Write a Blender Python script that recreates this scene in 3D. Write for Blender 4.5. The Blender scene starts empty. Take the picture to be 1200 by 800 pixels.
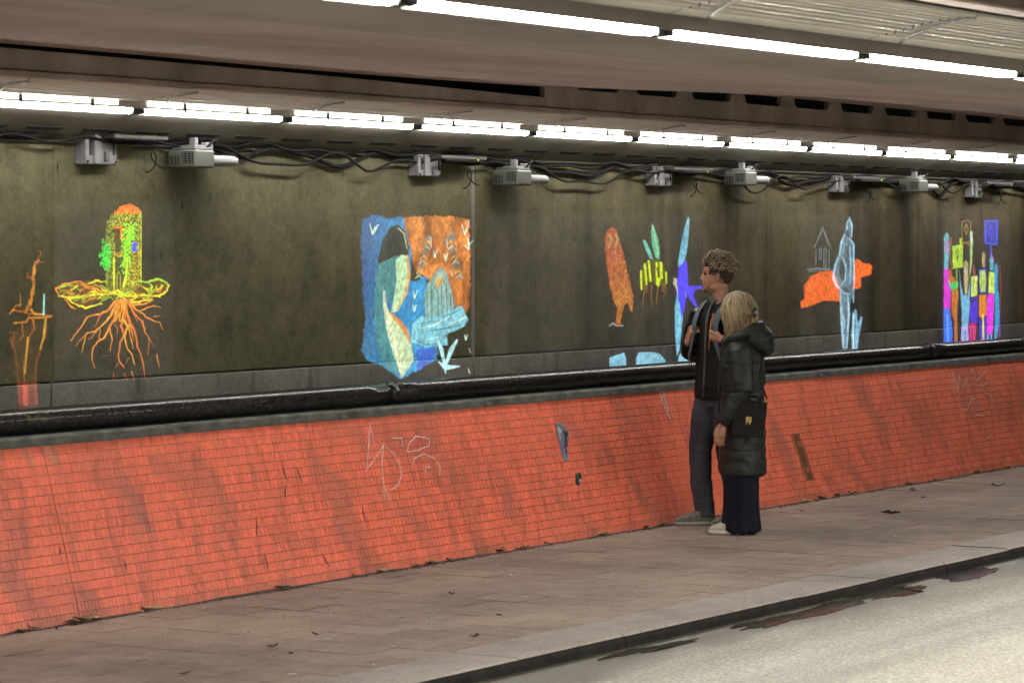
import bpy, math, random
import numpy as np
from mathutils import Vector, Matrix

random.seed(7); RNG = np.random.default_rng(7)
S = bpy.context.scene
COL = S.collection

# ------------------------------------------------------------------ camera
H = 1.89                                  # eye height above the footway
TH = math.radians(31.7)                   # view axis against the wall direction
cam_d = bpy.data.cameras.new('camera'); cam = bpy.data.objects.new('camera', cam_d); COL.objects.link(cam)
cam.location = (0, 0, H)
cam.rotation_euler = (math.radians(90), 0, TH - math.radians(90))
cam_d.sensor_width = 36; cam_d.lens = 106.9; cam_d.shift_y = -0.1
cam_d.clip_start = 0.1; cam_d.clip_end = 500
cam_d.dof.use_dof = True; cam_d.dof.focus_distance = 20.0; cam_d.dof.aperture_fstop = 9.0
S.camera = cam
# ------------------------------------------------------------------ world (night outside, the tubes do the work)
w = bpy.data.worlds.new('World'); S.world = w; w.use_nodes = True
nt = w.node_tree; bg = nt.nodes['Background']; sky = nt.nodes.new('ShaderNodeTexSky')
sky.sky_type = 'NISHITA'; sky.sun_disc = False; sky.sun_elevation = math.radians(1); sky.sun_rotation = math.radians(200)
nt.links.new(sky.outputs[0], bg.inputs[0]); bg.inputs[1].default_value = 0.02
S.view_settings.view_transform = 'Standard'; S.view_settings.look = 'None'
S.view_settings.exposure = 0; S.view_settings.gamma = 1
S.render.engine = 'CYCLES'; S.cycles.use_denoising = True
S.cycles.use_adaptive_sampling = True; S.cycles.adaptive_threshold = .025
S.cycles.max_bounces = 6; S.cycles.diffuse_bounces = 4; S.cycles.glossy_bounces = 3; S.cycles.transparent_max_bounces = 8
S.cycles.caustics_reflective = False; S.cycles.caustics_refractive = False
TUBE, TUBE_W = 430.0, 66.0                # radiance of a lit tube over the road, of those along the wall, dimmed to light it evenly

# ------------------------------------------------------------------ places
Y_BASE, Y_TILE, Z_TILE = 9.70, 9.95, 0.86
Y_WALL, Z_WTOP = 10.20, 2.40
Y_KERB, Z_ROAD = 7.17, -0.062
X0, X1 = 3.0, 40.0
FPX = 3562.0
def Xat(px, Y):                           # where the sight line of a photo column meets a plane y = Y
    return Y / math.tan(TH - math.atan((px - 600) / FPX))
def Zat(px, py, Y):
    return H + (280 - py) * Y / math.cos(TH) / (2800 - px) * 1.0

DC = math.cos(TH)
def zr(r, Y): return H + r * Y / DC

def lin(c):
    c = np.asarray(c, float) / 255.0
    return np.where(c <= .04045, c / 12.92, ((c + .055) / 1.055) ** 2.4)

# ------------------------------------------------------------------ noise
def vnoise(x, y, z=0, seed=0):
    x = np.asarray(x, float); y = np.asarray(y, float); z = np.asarray(z, float) + 0 * x
    xi, yi, zi = np.floor(x).astype(np.int64), np.floor(y).astype(np.int64), np.floor(z).astype(np.int64)
    fx, fy, fz = x - xi, y - yi, z - zi
    fx, fy, fz = [t * t * (3 - 2 * t) for t in (fx, fy, fz)]
    def h(a, b, c):
        n = (a * 374761393 + b * 668265263 + c * 2147483647 + seed * 974711) & 0xffffffff
        n = ((n ^ (n >> 13)) * 1274126177) & 0xffffffff
        n = (n ^ (n >> 16)) & 0xffff
        return n / 65535.0
    r = 0
    for dx in (0, 1):
        for dy in (0, 1):
            for dz in (0, 1):
                r = r + h(xi + dx, yi + dy, zi + dz) * (fx if dx else 1 - fx) * (fy if dy else 1 - fy) * (fz if dz else 1 - fz)
    return r
def fbm(x, y, z=0, o=4, seed=0):
    r = 0; a = .5; t = 0
    x = np.asarray(x, float); y = np.asarray(y, float); z = np.asarray(z, float)
    for k in range(o):
        r = r + a * vnoise(x * 2 ** k, y * 2 ** k, z * 2 ** k, seed + k); t += a; a *= .5
    return r / t

# ------------------------------------------------------------------ mesh builder
class MB:
    def __init__(s): s.v = []; s.f = []; s.m = []
    def add(s, v, f, mi=0):
        o = len(s.v); s.v.extend([tuple(map(float, p)) for p in v])
        s.f.extend([tuple(i + o for i in q) for q in f]); s.m.extend([mi] * len(f)); return s
    def box(s, x0, x1, y0, y1, z0, z1, mi=0, bev=0.0):
        if bev <= 0:
            v = [(x, y, z) for x in (x0, x1) for y in (y0, y1) for z in (z0, z1)]
            f = [(0, 1, 3, 2), (4, 6, 7, 5), (0, 4, 5, 1), (2, 3, 7, 6), (0, 2, 6, 4), (1, 5, 7, 3)]
            return s.add(v, f, mi)
        b = bev; v = []; idx = {}
        for i, x in enumerate((x0, x1)):
            for j, y in enumerate((y0, y1)):
                for k, z in enumerate((z0, z1)):
                    sx, sy, sz = (1, -1)[i], (1, -1)[j], (1, -1)[k]
                    for a in range(3):
                        p = [x + sx * b, y + sy * b, z + sz * b]; p[a] = (x, y, z)[a]
                        idx[i, j, k, a] = len(v); v.append(p)
        f = []
        for a in range(3):
            o1, o2 = [q for q in range(3) if q != a]
            for e in (0, 1):
                q = []
                for (p1, p2) in ((0, 0), (1, 0), (1, 1), (0, 1)):
                    c = [0, 0, 0]; c[a] = e; c[o1] = p1; c[o2] = p2; q.append(idx[c[0], c[1], c[2], a])
                f.append(tuple(q))
            for p1 in (0, 1):                 # edges parallel to axis a
                for p2 in (0, 1):
                    c = [0, 0, 0]; c[o1] = p1; c[o2] = p2
                    d = list(c); d[a] = 1
                    f.append((idx[c[0], c[1], c[2], o1], idx[c[0], c[1], c[2], o2], idx[d[0], d[1], d[2], o2], idx[d[0], d[1], d[2], o1]))
        for i in (0, 1):
            for j in (0, 1):
                for k in (0, 1): f.append(tuple(idx[i, j, k, a] for a in range(3)))
        return s.add(v, f, mi)
    def tube(s, pts, rad, n=8, mi=0, flat=1.0, up=(0, 0, 1), cap=True):
        pts = [Vector(p) for p in pts]
        if not hasattr(rad, '__len__'): rad = [rad] * len(pts)
        v = []; f = []
        t0 = (pts[1] - pts[0]).normalized(); u = Vector(up)
        if abs(u.dot(t0)) > .95: u = Vector((1, 0, 0))
        u = (u - t0 * u.dot(t0)).normalized()
        for i, p in enumerate(pts):
            a = pts[max(i - 1, 0)]; b = pts[min(i + 1, len(pts) - 1)]
            t = (b - a).normalized(); u = (u - t * u.dot(t)).normalized(); q = t.cross(u)
            for k in range(n):
                an = 2 * math.pi * k / n
                v.append(p + u * math.cos(an) * rad[i] * flat + q * math.sin(an) * rad[i])
        for i in range(len(pts) - 1):
            for k in range(n):
                f.append((i * n + k, i * n + (k + 1) % n, (i + 1) * n + (k + 1) % n, (i + 1) * n + k))
        if cap:
            f.append(tuple(range(n - 1, -1, -1))); f.append(tuple((len(pts) - 1) * n + k for k in range(n)))
        return s.add(v, f, mi)
    def loft(s, secs, n=28, mi=0, p=2.0):
        """sections (cx, cy, z, rx, ry[, yaw]) stacked in z, superellipse exponent p"""
        v = []; f = []
        for sec in secs:
            cx, cy, z, rx, ry = sec[:5]; yaw = sec[5] if len(sec) > 5 else 0
            for k in range(n):
                a = 2 * math.pi * k / n; c, d = math.cos(a), math.sin(a)
                x = rx * math.copysign(abs(c) ** (2 / p), c); y = ry * math.copysign(abs(d) ** (2 / p), d)
                v.append((cx + x * math.cos(yaw) - y * math.sin(yaw), cy + x * math.sin(yaw) + y * math.cos(yaw), z))
        m = len(secs)
        for i in range(m - 1):
            for k in range(n): f.append((i * n + k, i * n + (k + 1) % n, (i + 1) * n + (k + 1) % n, (i + 1) * n + k))
        f.append(tuple(range(n - 1, -1, -1))); f.append(tuple((m - 1) * n + k for k in range(n)))
        return s.add(v, f, mi)
    def ell(s, c, r, n=14, m=9, mi=0, rot=None):
        v = []; f = []
        for i in range(m + 1):
            ph = math.pi * i / m
            for k in range(n):
                a = 2 * math.pi * k / n
                p = Vector((r[0] * math.sin(ph) * math.cos(a), r[1] * math.sin(ph) * math.sin(a), r[2] * math.cos(ph)))
                if rot: p = rot @ p
                v.append(Vector(c) + p)
        for i in range(m):
            for k in range(n): f.append((i * n + k, (i + 1) * n + k, (i + 1) * n + (k + 1) % n, i * n + (k + 1) % n))
        return s.add(v, f, mi)
    def prism(s, poly, y0, y1, mi=0):          # polygon in x,z pushed from y0 to y1
        n = len(poly)
        v = [(x, y0, z) for x, z in poly] + [(x, y1, z) for x, z in poly]
        f = [tuple(range(n - 1, -1, -1)), tuple(range(n, 2 * n))]
        f += [(i, (i + 1) % n, n + (i + 1) % n, n + i) for i in range(n)]
        return s.add(v, f, mi)
    def mesh(s, name, mats=(), smooth=False):
        me = bpy.data.meshes.new(name); me.from_pydata(s.v, [], s.f); me.validate(clean_customdata=False)
        for m in (mats if isinstance(mats, (list, tuple)) else [mats]): me.materials.append(m)
        if len(s.m) == len(me.polygons): me.polygons.foreach_set('material_index', s.m)
        if smooth: me.polygons.foreach_set('use_smooth', [True] * len(me.polygons))
        me.update(); return me
    def build(s, name, mats, parent=None, smooth=False):
        return link(name, s.mesh(name, mats, smooth), parent)
def link(name, data, parent=None):
    o = bpy.data.objects.new(name, data); COL.objects.link(o)
    if parent: o.parent = parent
    return o
def empty(name, loc=(0, 0, 0), rz=0):
    o = link(name, None); o.location = loc; o.rotation_euler = (0, 0, rz); o.empty_display_size = .1; return o
def tag(o, label=None, cat=None, group=None, kind=None):
    if label: o['label'] = label
    if cat: o['category'] = cat
    if group: o['group'] = group
    if kind: o['kind'] = kind
    return o
def copy_tree(o, parent=None):
    c = o.copy(); COL.objects.link(c); c.parent = parent
    for ch in list(o.children): copy_tree(ch, c)
    return c

# ------------------------------------------------------------------ materials
def NM(name):
    m = bpy.data.materials.new(name); m.use_nodes = True
    return m, m.node_tree.nodes, m.node_tree.links, m.node_tree.nodes['Principled BSDF']
def nz(N, L, scale, detail=5, rough=.55, vec=None, st=(1, 1, 1), coord='Object'):
    tc = N.new('ShaderNodeTexCoord'); mp = N.new('ShaderNodeMapping'); mp.inputs['Scale'].default_value = st
    L.new(vec or tc.outputs[coord], mp.inputs[0]); t = N.new('ShaderNodeTexNoise')
    t.inputs['Scale'].default_value = scale; t.inputs['Detail'].default_value = detail; t.inputs['Roughness'].default_value = rough
    L.new(mp.outputs[0], t.inputs['Vector']); return t.outputs['Fac']
def ramp(N, L, fac, stops):
    r = N.new('ShaderNodeValToRGB'); el = r.color_ramp.elements
    while len(el) < len(stops): el.new(.5)
    for e, (p, c) in zip(el, stops):
        e.position = p; e.color = tuple(c) + (1,) if len(c) == 3 else c
    L.new(fac, r.inputs[0]); return r.outputs[0]
def mixc(N, L, fac, a, b, mode='MIX'):
    m = N.new('ShaderNodeMix'); m.data_type = 'RGBA'; m.blend_type = mode
    for sock, v in ((m.inputs[0], fac), (m.inputs[6], a), (m.inputs[7], b)):
        if hasattr(v, 'is_output'): L.new(v, sock)
        elif isinstance(v, (int, float)): sock.default_value = v
        else: sock.default_value = tuple(v) + (1,)
    return m.outputs[2]
def bumpn(N, L, P, hgt, strength=.3, dist=.01):
    b = N.new('ShaderNodeBump'); b.inputs['Strength'].default_value = strength; b.inputs['Distance'].default_value = dist
    L.new(hgt, b.inputs['Height']); L.new(b.outputs[0], P.inputs['Normal']); return b
def gmap(N, L, f, a, b, c=0, d=1):
    m = N.new('ShaderNodeMapRange'); m.inputs[1].default_value = a; m.inputs[2].default_value = b
    m.inputs[3].default_value = c; m.inputs[4].default_value = d; L.new(f, m.inputs[0]); return m.outputs[0]
def pmat(name, col, rough=.6, var=.25, scale=6, bump=.15, dist=.004, metal=0, st=(1, 1, 1), spec=.5, sheen=0, col2=None):
    m, N, L, P = NM(name)
    n = nz(N, L, scale, st=st); col = np.array(col)
    c2 = np.array(col2) if col2 is not None else col * (1 + var)
    L.new(ramp(N, L, n, [(.3, tuple(col * (1 - var))), (.7, tuple(np.clip(c2, 0, 1)))]), P.inputs['Base Color'])
    n2 = nz(N, L, scale * 4)
    L.new(gmap(N, L, n2, .3, .7, max(rough - .1, .02), min(rough + .12, 1)), P.inputs['Roughness'])
    P.inputs['Metallic'].default_value = metal; P.inputs['Specular IOR Level'].default_value = spec
    if sheen: P.inputs['Sheen Weight'].default_value = sheen; P.inputs['Sheen Roughness'].default_value = .5
    if bump: bumpn(N, L, P, n2, bump, dist)
    return m
def emat(name, col, strength, sample=True):
    m = bpy.data.materials.new(name); m.use_nodes = True; N = m.node_tree.nodes; N.clear()
    e = N.new('ShaderNodeEmission'); o = N.new('ShaderNodeOutputMaterial'); e.inputs[0].default_value = tuple(col) + (1,)
    e.inputs[1].default_value = strength; m.node_tree.links.new(e.outputs[0], o.inputs[0])
    if not sample: m.cycles.emission_sampling = 'NONE'
    return m
MAT = {}
MAT['tube'] = emat('tube_glow', (1.0, .955, .87), TUBE)
MAT['tube_w'] = emat('dim_tube_glow', (1.0, .965, .90), TUBE_W)
MAT['upper'] = emat('upper_diffuser_glow', (1.0, .96, .88), 14.0)
MAT['fin'] = pmat('aluminium_fin', (.30, .28, .25), .4, .1, 5, 0, metal=.3)
MAT['holder'] = pmat('lamp_holder', (.02, .02, .018), .8)
MAT['rib'] = pmat('ribbed_aluminium', (.66, .63, .57), .42, .10, 3, .05, metal=.3)
MAT['groove'] = pmat('shaded_groove', (.10, .092, .08), .7, .2, 8, 0)  # shade between the ribs put into the colour, for light and dark lines
MAT['batten'] = pmat('lamp_batten', (.20, .19, .17), .6, .15, 6)
MAT['strap'] = pmat('dark_strap', (.05, .048, .045), .6)
MAT['lip'] = pmat('trough_lip', (.035, .034, .029), .8)
MAT['beam'] = pmat('beam_concrete', (.36, .30, .265), .85, .3, 3.0, .4, .006, st=(1, 1, .5), spec=.2)
MAT['neargrey'] = pmat('grey_soffit', (.215, .19, .172), .8, .16, 2.5, .3, .004, st=(.3, 1, 1), spec=.2)
MAT['soffit'] = pmat('soffit_concrete', (.15, .145, .115), .85, .25, 3, .3, .006, spec=.2)
MAT['void'] = pmat('void', (.012, .012, .012), .9)
MAT['grout'] = pmat('grout', (.40, .115, .072), .9, .3, 20)
MAT['coping'] = pmat('coping_stone', (.075, .078, .068), .85, .7, 14, .5, .006, st=(.6, 1, 1))
MAT['dark'] = pmat('black_plastic', (.006, .006, .006), .75, spec=.2)
MAT['cable'] = pmat('black_cable', (.006, .006, .006), .8, spec=.15)
MAT['galv'] = pmat('galvanised_steel', (.135, .135, .142), .65, .3, 14)
MAT['case'] = pmat('projector_case', (.062, .065, .058), .6, .15, 6)
MAT['caselight'] = pmat('projector_front', (.17, .175, .175), .55, .12, 6)
MAT['ledy'] = emat('led_yellow', (1, .75, .05), 3, False)
MAT['ledg'] = emat('led_green', (.6, 1, .05), 3, False)
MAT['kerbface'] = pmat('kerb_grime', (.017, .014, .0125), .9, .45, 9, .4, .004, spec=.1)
MAT['joint'] = pmat('paver_joint_dirt', (.045, .036, .03), .95, .3, 20)

# upper wall: damp grown-over concrete with vertical run-off streaks
def wall_mat():
    m, N, L, P = NM('weathered_wall_concrete')
    a = nz(N, L, 1.3, 6, .6); b = nz(N, L, 1.9, 3, .5, st=(1.8, 1, .12)); c = nz(N, L, 30, 5, .7)
    base = ramp(N, L, a, [(.25, (.055, .053, .026)), (.5, (.083, .079, .041)), (.75, (.114, .104, .060))])
    tc = N.new('ShaderNodeTexCoord'); sep = N.new('ShaderNodeSeparateXYZ'); L.new(tc.outputs['Object'], sep.inputs[0])
    far = gmap(N, L, sep.outputs[0], 15, 24)                      # more rust-brown run-off towards the far end
    base = mixc(N, L, far, base, mixc(N, L, 1.0, base, (.95, .80, .72), 'MULTIPLY'))
    st = ramp(N, L, b, [(.36, (.42, .40, .36)), (.52, (1, 1, 1)), (.75, (1.0, 1.0, 1.0))])
    base = mixc(N, L, gmap(N, L, sep.outputs[0], 13, 21, .18, .95), base, mixc(N, L, 1.0, base, st, 'MULTIPLY'))
    bl = nz(N, L, 5.5, 6, .7); base = mixc(N, L, 1.0, base, ramp(N, L, bl, [(.32, (.66, .66, .64)), (.5, (1, 1, 1)), (.72, (1.22, 1.2, 1.15))]), 'MULTIPLY')
    grit = ramp(N, L, c, [(.3, (.72, .72, .72)), (.65, (1.12, 1.12, 1.12))])
    base = mixc(N, L, 1.0, base, grit, 'MULTIPLY')
    mp = N.new('ShaderNodeMapping'); mp.inputs['Scale'].default_value = (11, 1, 3.2); L.new(tc.outputs['Object'], mp.inputs[0])
    vo = N.new('ShaderNodeTexVoronoi'); vo.inputs['Scale'].default_value = 1.0; L.new(mp.outputs[0], vo.inputs['Vector'])
    pit = gmap(N, L, vo.outputs['Distance'], .05, .12)
    pr = nz(N, L, 2.1, 3); pit2 = N.new('ShaderNodeMath'); pit2.operation = 'MAXIMUM'; L.new(pit, pit2.inputs[0]); L.new(gmap(N, L, pr, .62, .52), pit2.inputs[1])
    base = mixc(N, L, 1.0, base, ramp(N, L, pit2.outputs[0], [(0, (.25, .24, .22)), (1, (1, 1, 1))]), 'MULTIPLY')
    L.new(base, P.inputs['Base Color']); P.inputs['Roughness'].default_value = .8; P.inputs['Specular IOR Level'].default_value = .25
    bumpn(N, L, P, c, .35, .004); return m
MAT['wall'] = wall_mat()
def band_mat():
    m, N, L, P = NM('plinth_render')
    a = nz(N, L, 2.5, 6, .6); b = nz(N, L, 4, 4, st=(2.5, 1, .3)); c = nz(N, L, 40, 3)
    base = ramp(N, L, a, [(.25, (.10, .099, .080)), (.75, (.19, .184, .16))])
    base = mixc(N, L, .8, base, mixc(N, L, 1.0, base, ramp(N, L, b, [(.32, (.4, .4, .38)), (.45, (1, 1, 1))]), 'MULTIPLY'))
    L.new(mixc(N, L, 1, base, ramp(N, L, c, [(.3, (.75, .75, .75)), (.6, (1.05, 1.05, 1.05))]), 'MULTIPLY'), P.inputs['Base Color'])
    P.inputs['Roughness'].default_value = .85; bumpn(N, L, P, c, .3, .004); return m
MAT['band'] = band_mat()
MAT['seam'] = pmat('seam_filler', (.15, .145, .135), .8, .2, 8, st=(1, 1, .3))
def attr_mat(name, rough=.35, noise=.3, scale=60, bump=.2, dist=.002, spec=.5, dirt=0, coat=0):
    m, N, L, P = NM(name); at = N.new('ShaderNodeAttribute'); at.attribute_name = 'Col'
    n = nz(N, L, scale, 4); r = ramp(N, L, n, [(.3, (1 - noise,) * 3), (.7, (1 + noise * .4,) * 3)])
    c = mixc(N, L, 1.0, at.outputs['Color'], r, 'MULTIPLY')
    if dirt:
        d = nz(N, L, 9, 6, .65, st=(1.6, .5, .5)); d2 = ramp(N, L, d, [(.5, (1, 1, 1)), (.72, (.55, .55, .57))])
        c = mixc(N, L, dirt, c, mixc(N, L, 1, c, d2, 'MULTIPLY'))
    L.new(c, P.inputs['Base Color']); L.new(gmap(N, L, n, .3, .7, rough - .1, rough + .15), P.inputs['Roughness'])
    P.inputs['Specular IOR Level'].default_value = spec
    if bump: bumpn(N, L, P, n, bump, dist)
    return m
MAT['tile'] = attr_mat('glazed_orange_tile', .42, .16, 45, .12, .002, .35, dirt=.8)
def rand_mat(name, ca, cb, rough=.75, bump=.5, dist=.004, speck=.3, ry=.12):
    m, N, L, P = NM(name); oi = N.new('ShaderNodeObjectInfo'); g = N.new('ShaderNodeNewGeometry'); pos = g.outputs['Position']
    n = nz(N, L, .8, 6, .62, vec=pos); n2 = nz(N, L, 7, 5, .65, vec=pos); f = nz(N, L, 85, 4, .7, vec=pos); f2 = nz(N, L, 33, 3, .6, vec=pos)
    a = N.new('ShaderNodeMath'); a.operation = 'MULTIPLY_ADD'; a.inputs[1].default_value = ry; L.new(oi.outputs['Random'], a.inputs[0]); L.new(n, a.inputs[2])
    a2 = N.new('ShaderNodeMath'); a2.operation = 'MULTIPLY_ADD'; a2.inputs[1].default_value = .5; L.new(n2, a2.inputs[0]); L.new(a.outputs[0], a2.inputs[2])
    c = ramp(N, L, a2.outputs[0], [(.55, ca), (1.0, cb)])
    c = mixc(N, L, 1, c, ramp(N, L, f, [(.3, (1 - speck,) * 3), (.7, (1 + speck * .7,) * 3)]), 'MULTIPLY')
    c = mixc(N, L, 1, c, ramp(N, L, f2, [(.30, (.55, .53, .5)), (.40, (1, 1, 1))]), 'MULTIPLY')
    L.new(c, P.inputs['Base Color']); P.inputs['Roughness'].default_value = rough; P.inputs['Specular IOR Level'].default_value = .35
    bumpn(N, L, P, f, bump, dist); return m
MAT['kerbtop'] = rand_mat('kerb_concrete', (.155, .137, .122), (.33, .297, .268), speck=.45)
MAT['ceiling'] = rand_mat('ceiling_concrete', (.24, .188, .162), (.385, .312, .275), .85, .8, .004, .14, 0)
MAT['paver'] = rand_mat('concrete_paver', (.125, .094, .076), (.30, .236, .194))
def road_mat():
    m, N, L, P = NM('worn_asphalt')
    f = nz(N, L, 58, 5, .8); a = nz(N, L, .9, 5, st=(.4, 1, 1))
    c = ramp(N, L, f, [(.34, (.115, .113, .102)), (.5, (.30, .293, .262)), (.66, (.51, .50, .455))])
    c = mixc(N, L, 1, c, ramp(N, L, a, [(.3, (.8, .79, .76)), (.7, (1.08, 1.08, 1.08))]), 'MULTIPLY')
    tr = nz(N, L, 1.3, 4, .6, st=(.06, 1.6, 1)); c = mixc(N, L, 1, c, ramp(N, L, tr, [(.35, (.74, .73, .70)), (.55, (1, 1, 1))]), 'MULTIPLY')
    tc = N.new('ShaderNodeTexCoord'); sp = N.new('ShaderNodeSeparateXYZ'); L.new(tc.outputs['Object'], sp.inputs[0])
    wob = nz(N, L, 1.6, 4, st=(.5, 1, 1)); ad = N.new('ShaderNodeMath'); ad.operation = 'MULTIPLY_ADD'; ad.inputs[1].default_value = .9; L.new(wob, ad.inputs[0]); L.new(sp.outputs[1], ad.inputs[2])
    wet = gmap(N, L, ad.outputs[0], 7.22, 7.38)                     # damp gutter strip beside the kerb
    c = mixc(N, L, wet, c, mixc(N, L, 1, c, (.30, .28, .25), 'MULTIPLY'))
    L.new(c, P.inputs['Base Color']); L.new(gmap(N, L, wet, 0, 1, .62, .35), P.inputs['Roughness'])
    bumpn(N, L, P, f, .6, .006); return m
MAT['road'] = road_mat()
def water_mat():
    m, N, L, P = NM('puddle_water'); P.inputs['Base Color'].default_value = (.03, .026, .02, 1); P.inputs['Roughness'].default_value = .13
    P.inputs['IOR'].default_value = 1.33; n = nz(N, L, 9, 4); bumpn(N, L, P, n, .35, .006); return m
MAT['water'] = water_mat()
def pipe_mat():
    m, N, L, P = NM('black_painted_pipe'); a = nz(N, L, 5, 6, .65, st=(.5, 1, 1)); b = nz(N, L, 30, 4, .7)
    c = ramp(N, L, b, [(.35, (.010, .010, .011)), (.62, (.022, .021, .021)), (.74, (.09, .085, .08))])
    pn = nz(N, L, 2.2, 4, st=(.8, 1, 1)); pt = gmap(N, L, pn, .66, .72)
    c = mixc(N, L, pt, c, mixc(N, L, b, (.05, .045, .02), (.30, .25, .09)))   # flaked ochre undercoat patches
    L.new(c, P.inputs['Base Color']); L.new(gmap(N, L, a, .3, .7, .12, .30), P.inputs['Roughness']); P.inputs['Specular IOR Level'].default_value = .3; bumpn(N, L, P, b, .25, .003); return m
MAT['pipe'] = pipe_mat()
MAT['chalk'] = pmat('white_scrawl', (.75, .60, .56), .9, .3, 40)
MAT['leaf'] = pmat('dead_leaf', (.24, .15, .075), .8, .5, 30)
MAT['leafy'] = pmat('pale_leaf', (.42, .34, .16), .8, .3, 30)
MAT['leafd'] = pmat('dark_leaf', (.045, .032, .02), .8, .5, 30)
MAT['paper'] = pmat('paper_scrap', (.62, .60, .55), .8, .1, 30)

# ================================================================== SETTING
def sheet(name, mb, mat, smooth=False): return tag(mb.build(name, mat, None, smooth), kind='structure')
# ground under everything, then the carriageway
g = MB(); g.box(-30, 80, -25, 30, -1.2, Z_ROAD - .03); sheet('ground', g, MAT['joint'])
g = MB(); g.add([(X0 - 5, -5.5, Z_ROAD), (X1 + 5, -5.5, Z_ROAD), (X1 + 5, Y_KERB + .06, Z_ROAD), (X0 - 5, Y_KERB + .06, Z_ROAD)], [(0, 1, 2, 3)])
sheet('road', g, MAT['road'])
# footway: bed + pavers laid in courses square to the kerb
pv = empty('footway'); tag(pv, kind='structure')
K_W = .38
g = MB(); g.box(X0 - 5, X1 + 5, Y_KERB + K_W - .01, Y_BASE + .3, -.2, -.011); g.build('paving_bed', MAT['joint'], pv)
PX, PY = .30, .30
def paver_mesh(y0, y1, q=.0016, e=.0016):
    g = MB(); g.box(q, PX - q, y0 + e, y1 - e, -.03, 0, bev=.0022); return g.mesh('paver', MAT['paver'])
pm_full = paver_mesh(0, PY); pm_half = paver_mesh(0, PY / 2)
pm_loose = [paver_mesh(0, PY, .0016, .004), paver_mesh(0, PY, .0042, .0016), paver_mesh(0, PY, .003, .003)]
nC = 0; rest = MB()
ys0 = Y_KERB + K_W + .004
nf = int((Y_BASE + .02 - ys0) / PY)
i = 0; x = X0
while x < X1:
    ys = []; y = ys0
    if i % 2: ys.append((y, y + PY / 2)); y += PY / 2
    while y < Y_BASE + .01: ys.append((y, y + PY)); y += PY
    for (a, b) in ys:
        dz = random.uniform(-.0024, .0016); b2 = min(b, Y_BASE + .06)
        seen = 10.4 < x < 23.2 and nC < 299
        if seen:
            o = link('paver', pm_half if b - a < .2 else (random.choice(pm_loose) if random.random() < .34 else pm_full), pv); o.location = (x, a, dz)
            o.rotation_euler = (random.gauss(0, .0018), random.gauss(0, .0018), random.gauss(0, .002)); nC += 1
        else:
            rest.box(x + .0022, x + PX - .0022, a + .0022, b - .0022, -.03, dz, bev=.0022)
    x += PX; i += 1
tag(rest.build('paver_field', MAT['paver'], pv), kind='stuff')
# kerb stones
kb = empty('kerb'); tag(kb, kind='structure')
def kerb_mesh(L_):
    g = MB(); pr = [(0, -.25), (0, -.03), (.012, -.008), (.03, 0), (K_W, 0), (K_W, -.25)]
    v = [(xx, y, z) for xx in (.0012, L_ - .0012) for y, z in pr]; n = len(pr)
    f = [tuple(range(n)), tuple(range(2 * n - 1, n - 1, -1))] + [(k, n + k, n + (k + 1) % n, (k + 1) % n) for k in range(n)]
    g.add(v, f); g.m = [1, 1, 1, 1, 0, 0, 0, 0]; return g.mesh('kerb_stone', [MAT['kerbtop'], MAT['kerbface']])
km = kerb_mesh(.95); x = 3.15
while x < X1:
    o = link('kerb_stone', km, kb); o.location = (x, Y_KERB + random.uniform(-.004, .004), random.uniform(-.003, .004)); x += .95

# tiled battered wall
Nn = Vector((0, -(Z_TILE), Y_TILE - Y_BASE)).normalized()        # outward normal
Vv = Vector((0, Y_TILE - Y_BASE, Z_TILE)); LV = Vv.length; Vv.normalize()
tw = empty('tiled_wall', (0, 0, 0)); tag(tw, 'low sloping wall covered in small orange tiles along the footway', 'wall')
g = MB(); B = Vector((0, Y_BASE, 0)) + Nn * .0004; T = B + Vv * LV
g.add([(X0, B.y, B.z - .1), (X1, B.y, B.z - .1), (X1, T.y, T.z), (X0, T.y, T.z), (X0, 10.6, T.z), (X1, 10.6, T.z), (X0, 10.6, -.1), (X1, 10.6, -.1)],
      [(0, 1, 2, 3), (3, 2, 5, 4), (4, 5, 7, 6), (0, 3, 4, 6), (1, 7, 5, 2)])
g.build('backing', MAT['grout'], tw)
SEAM_PX = [Xat(49, Y_TILE)]
rows = 18; rh = LV / rows
V = []; F = []; C = []
XT0, XT1 = 8.0, 30.0
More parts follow.
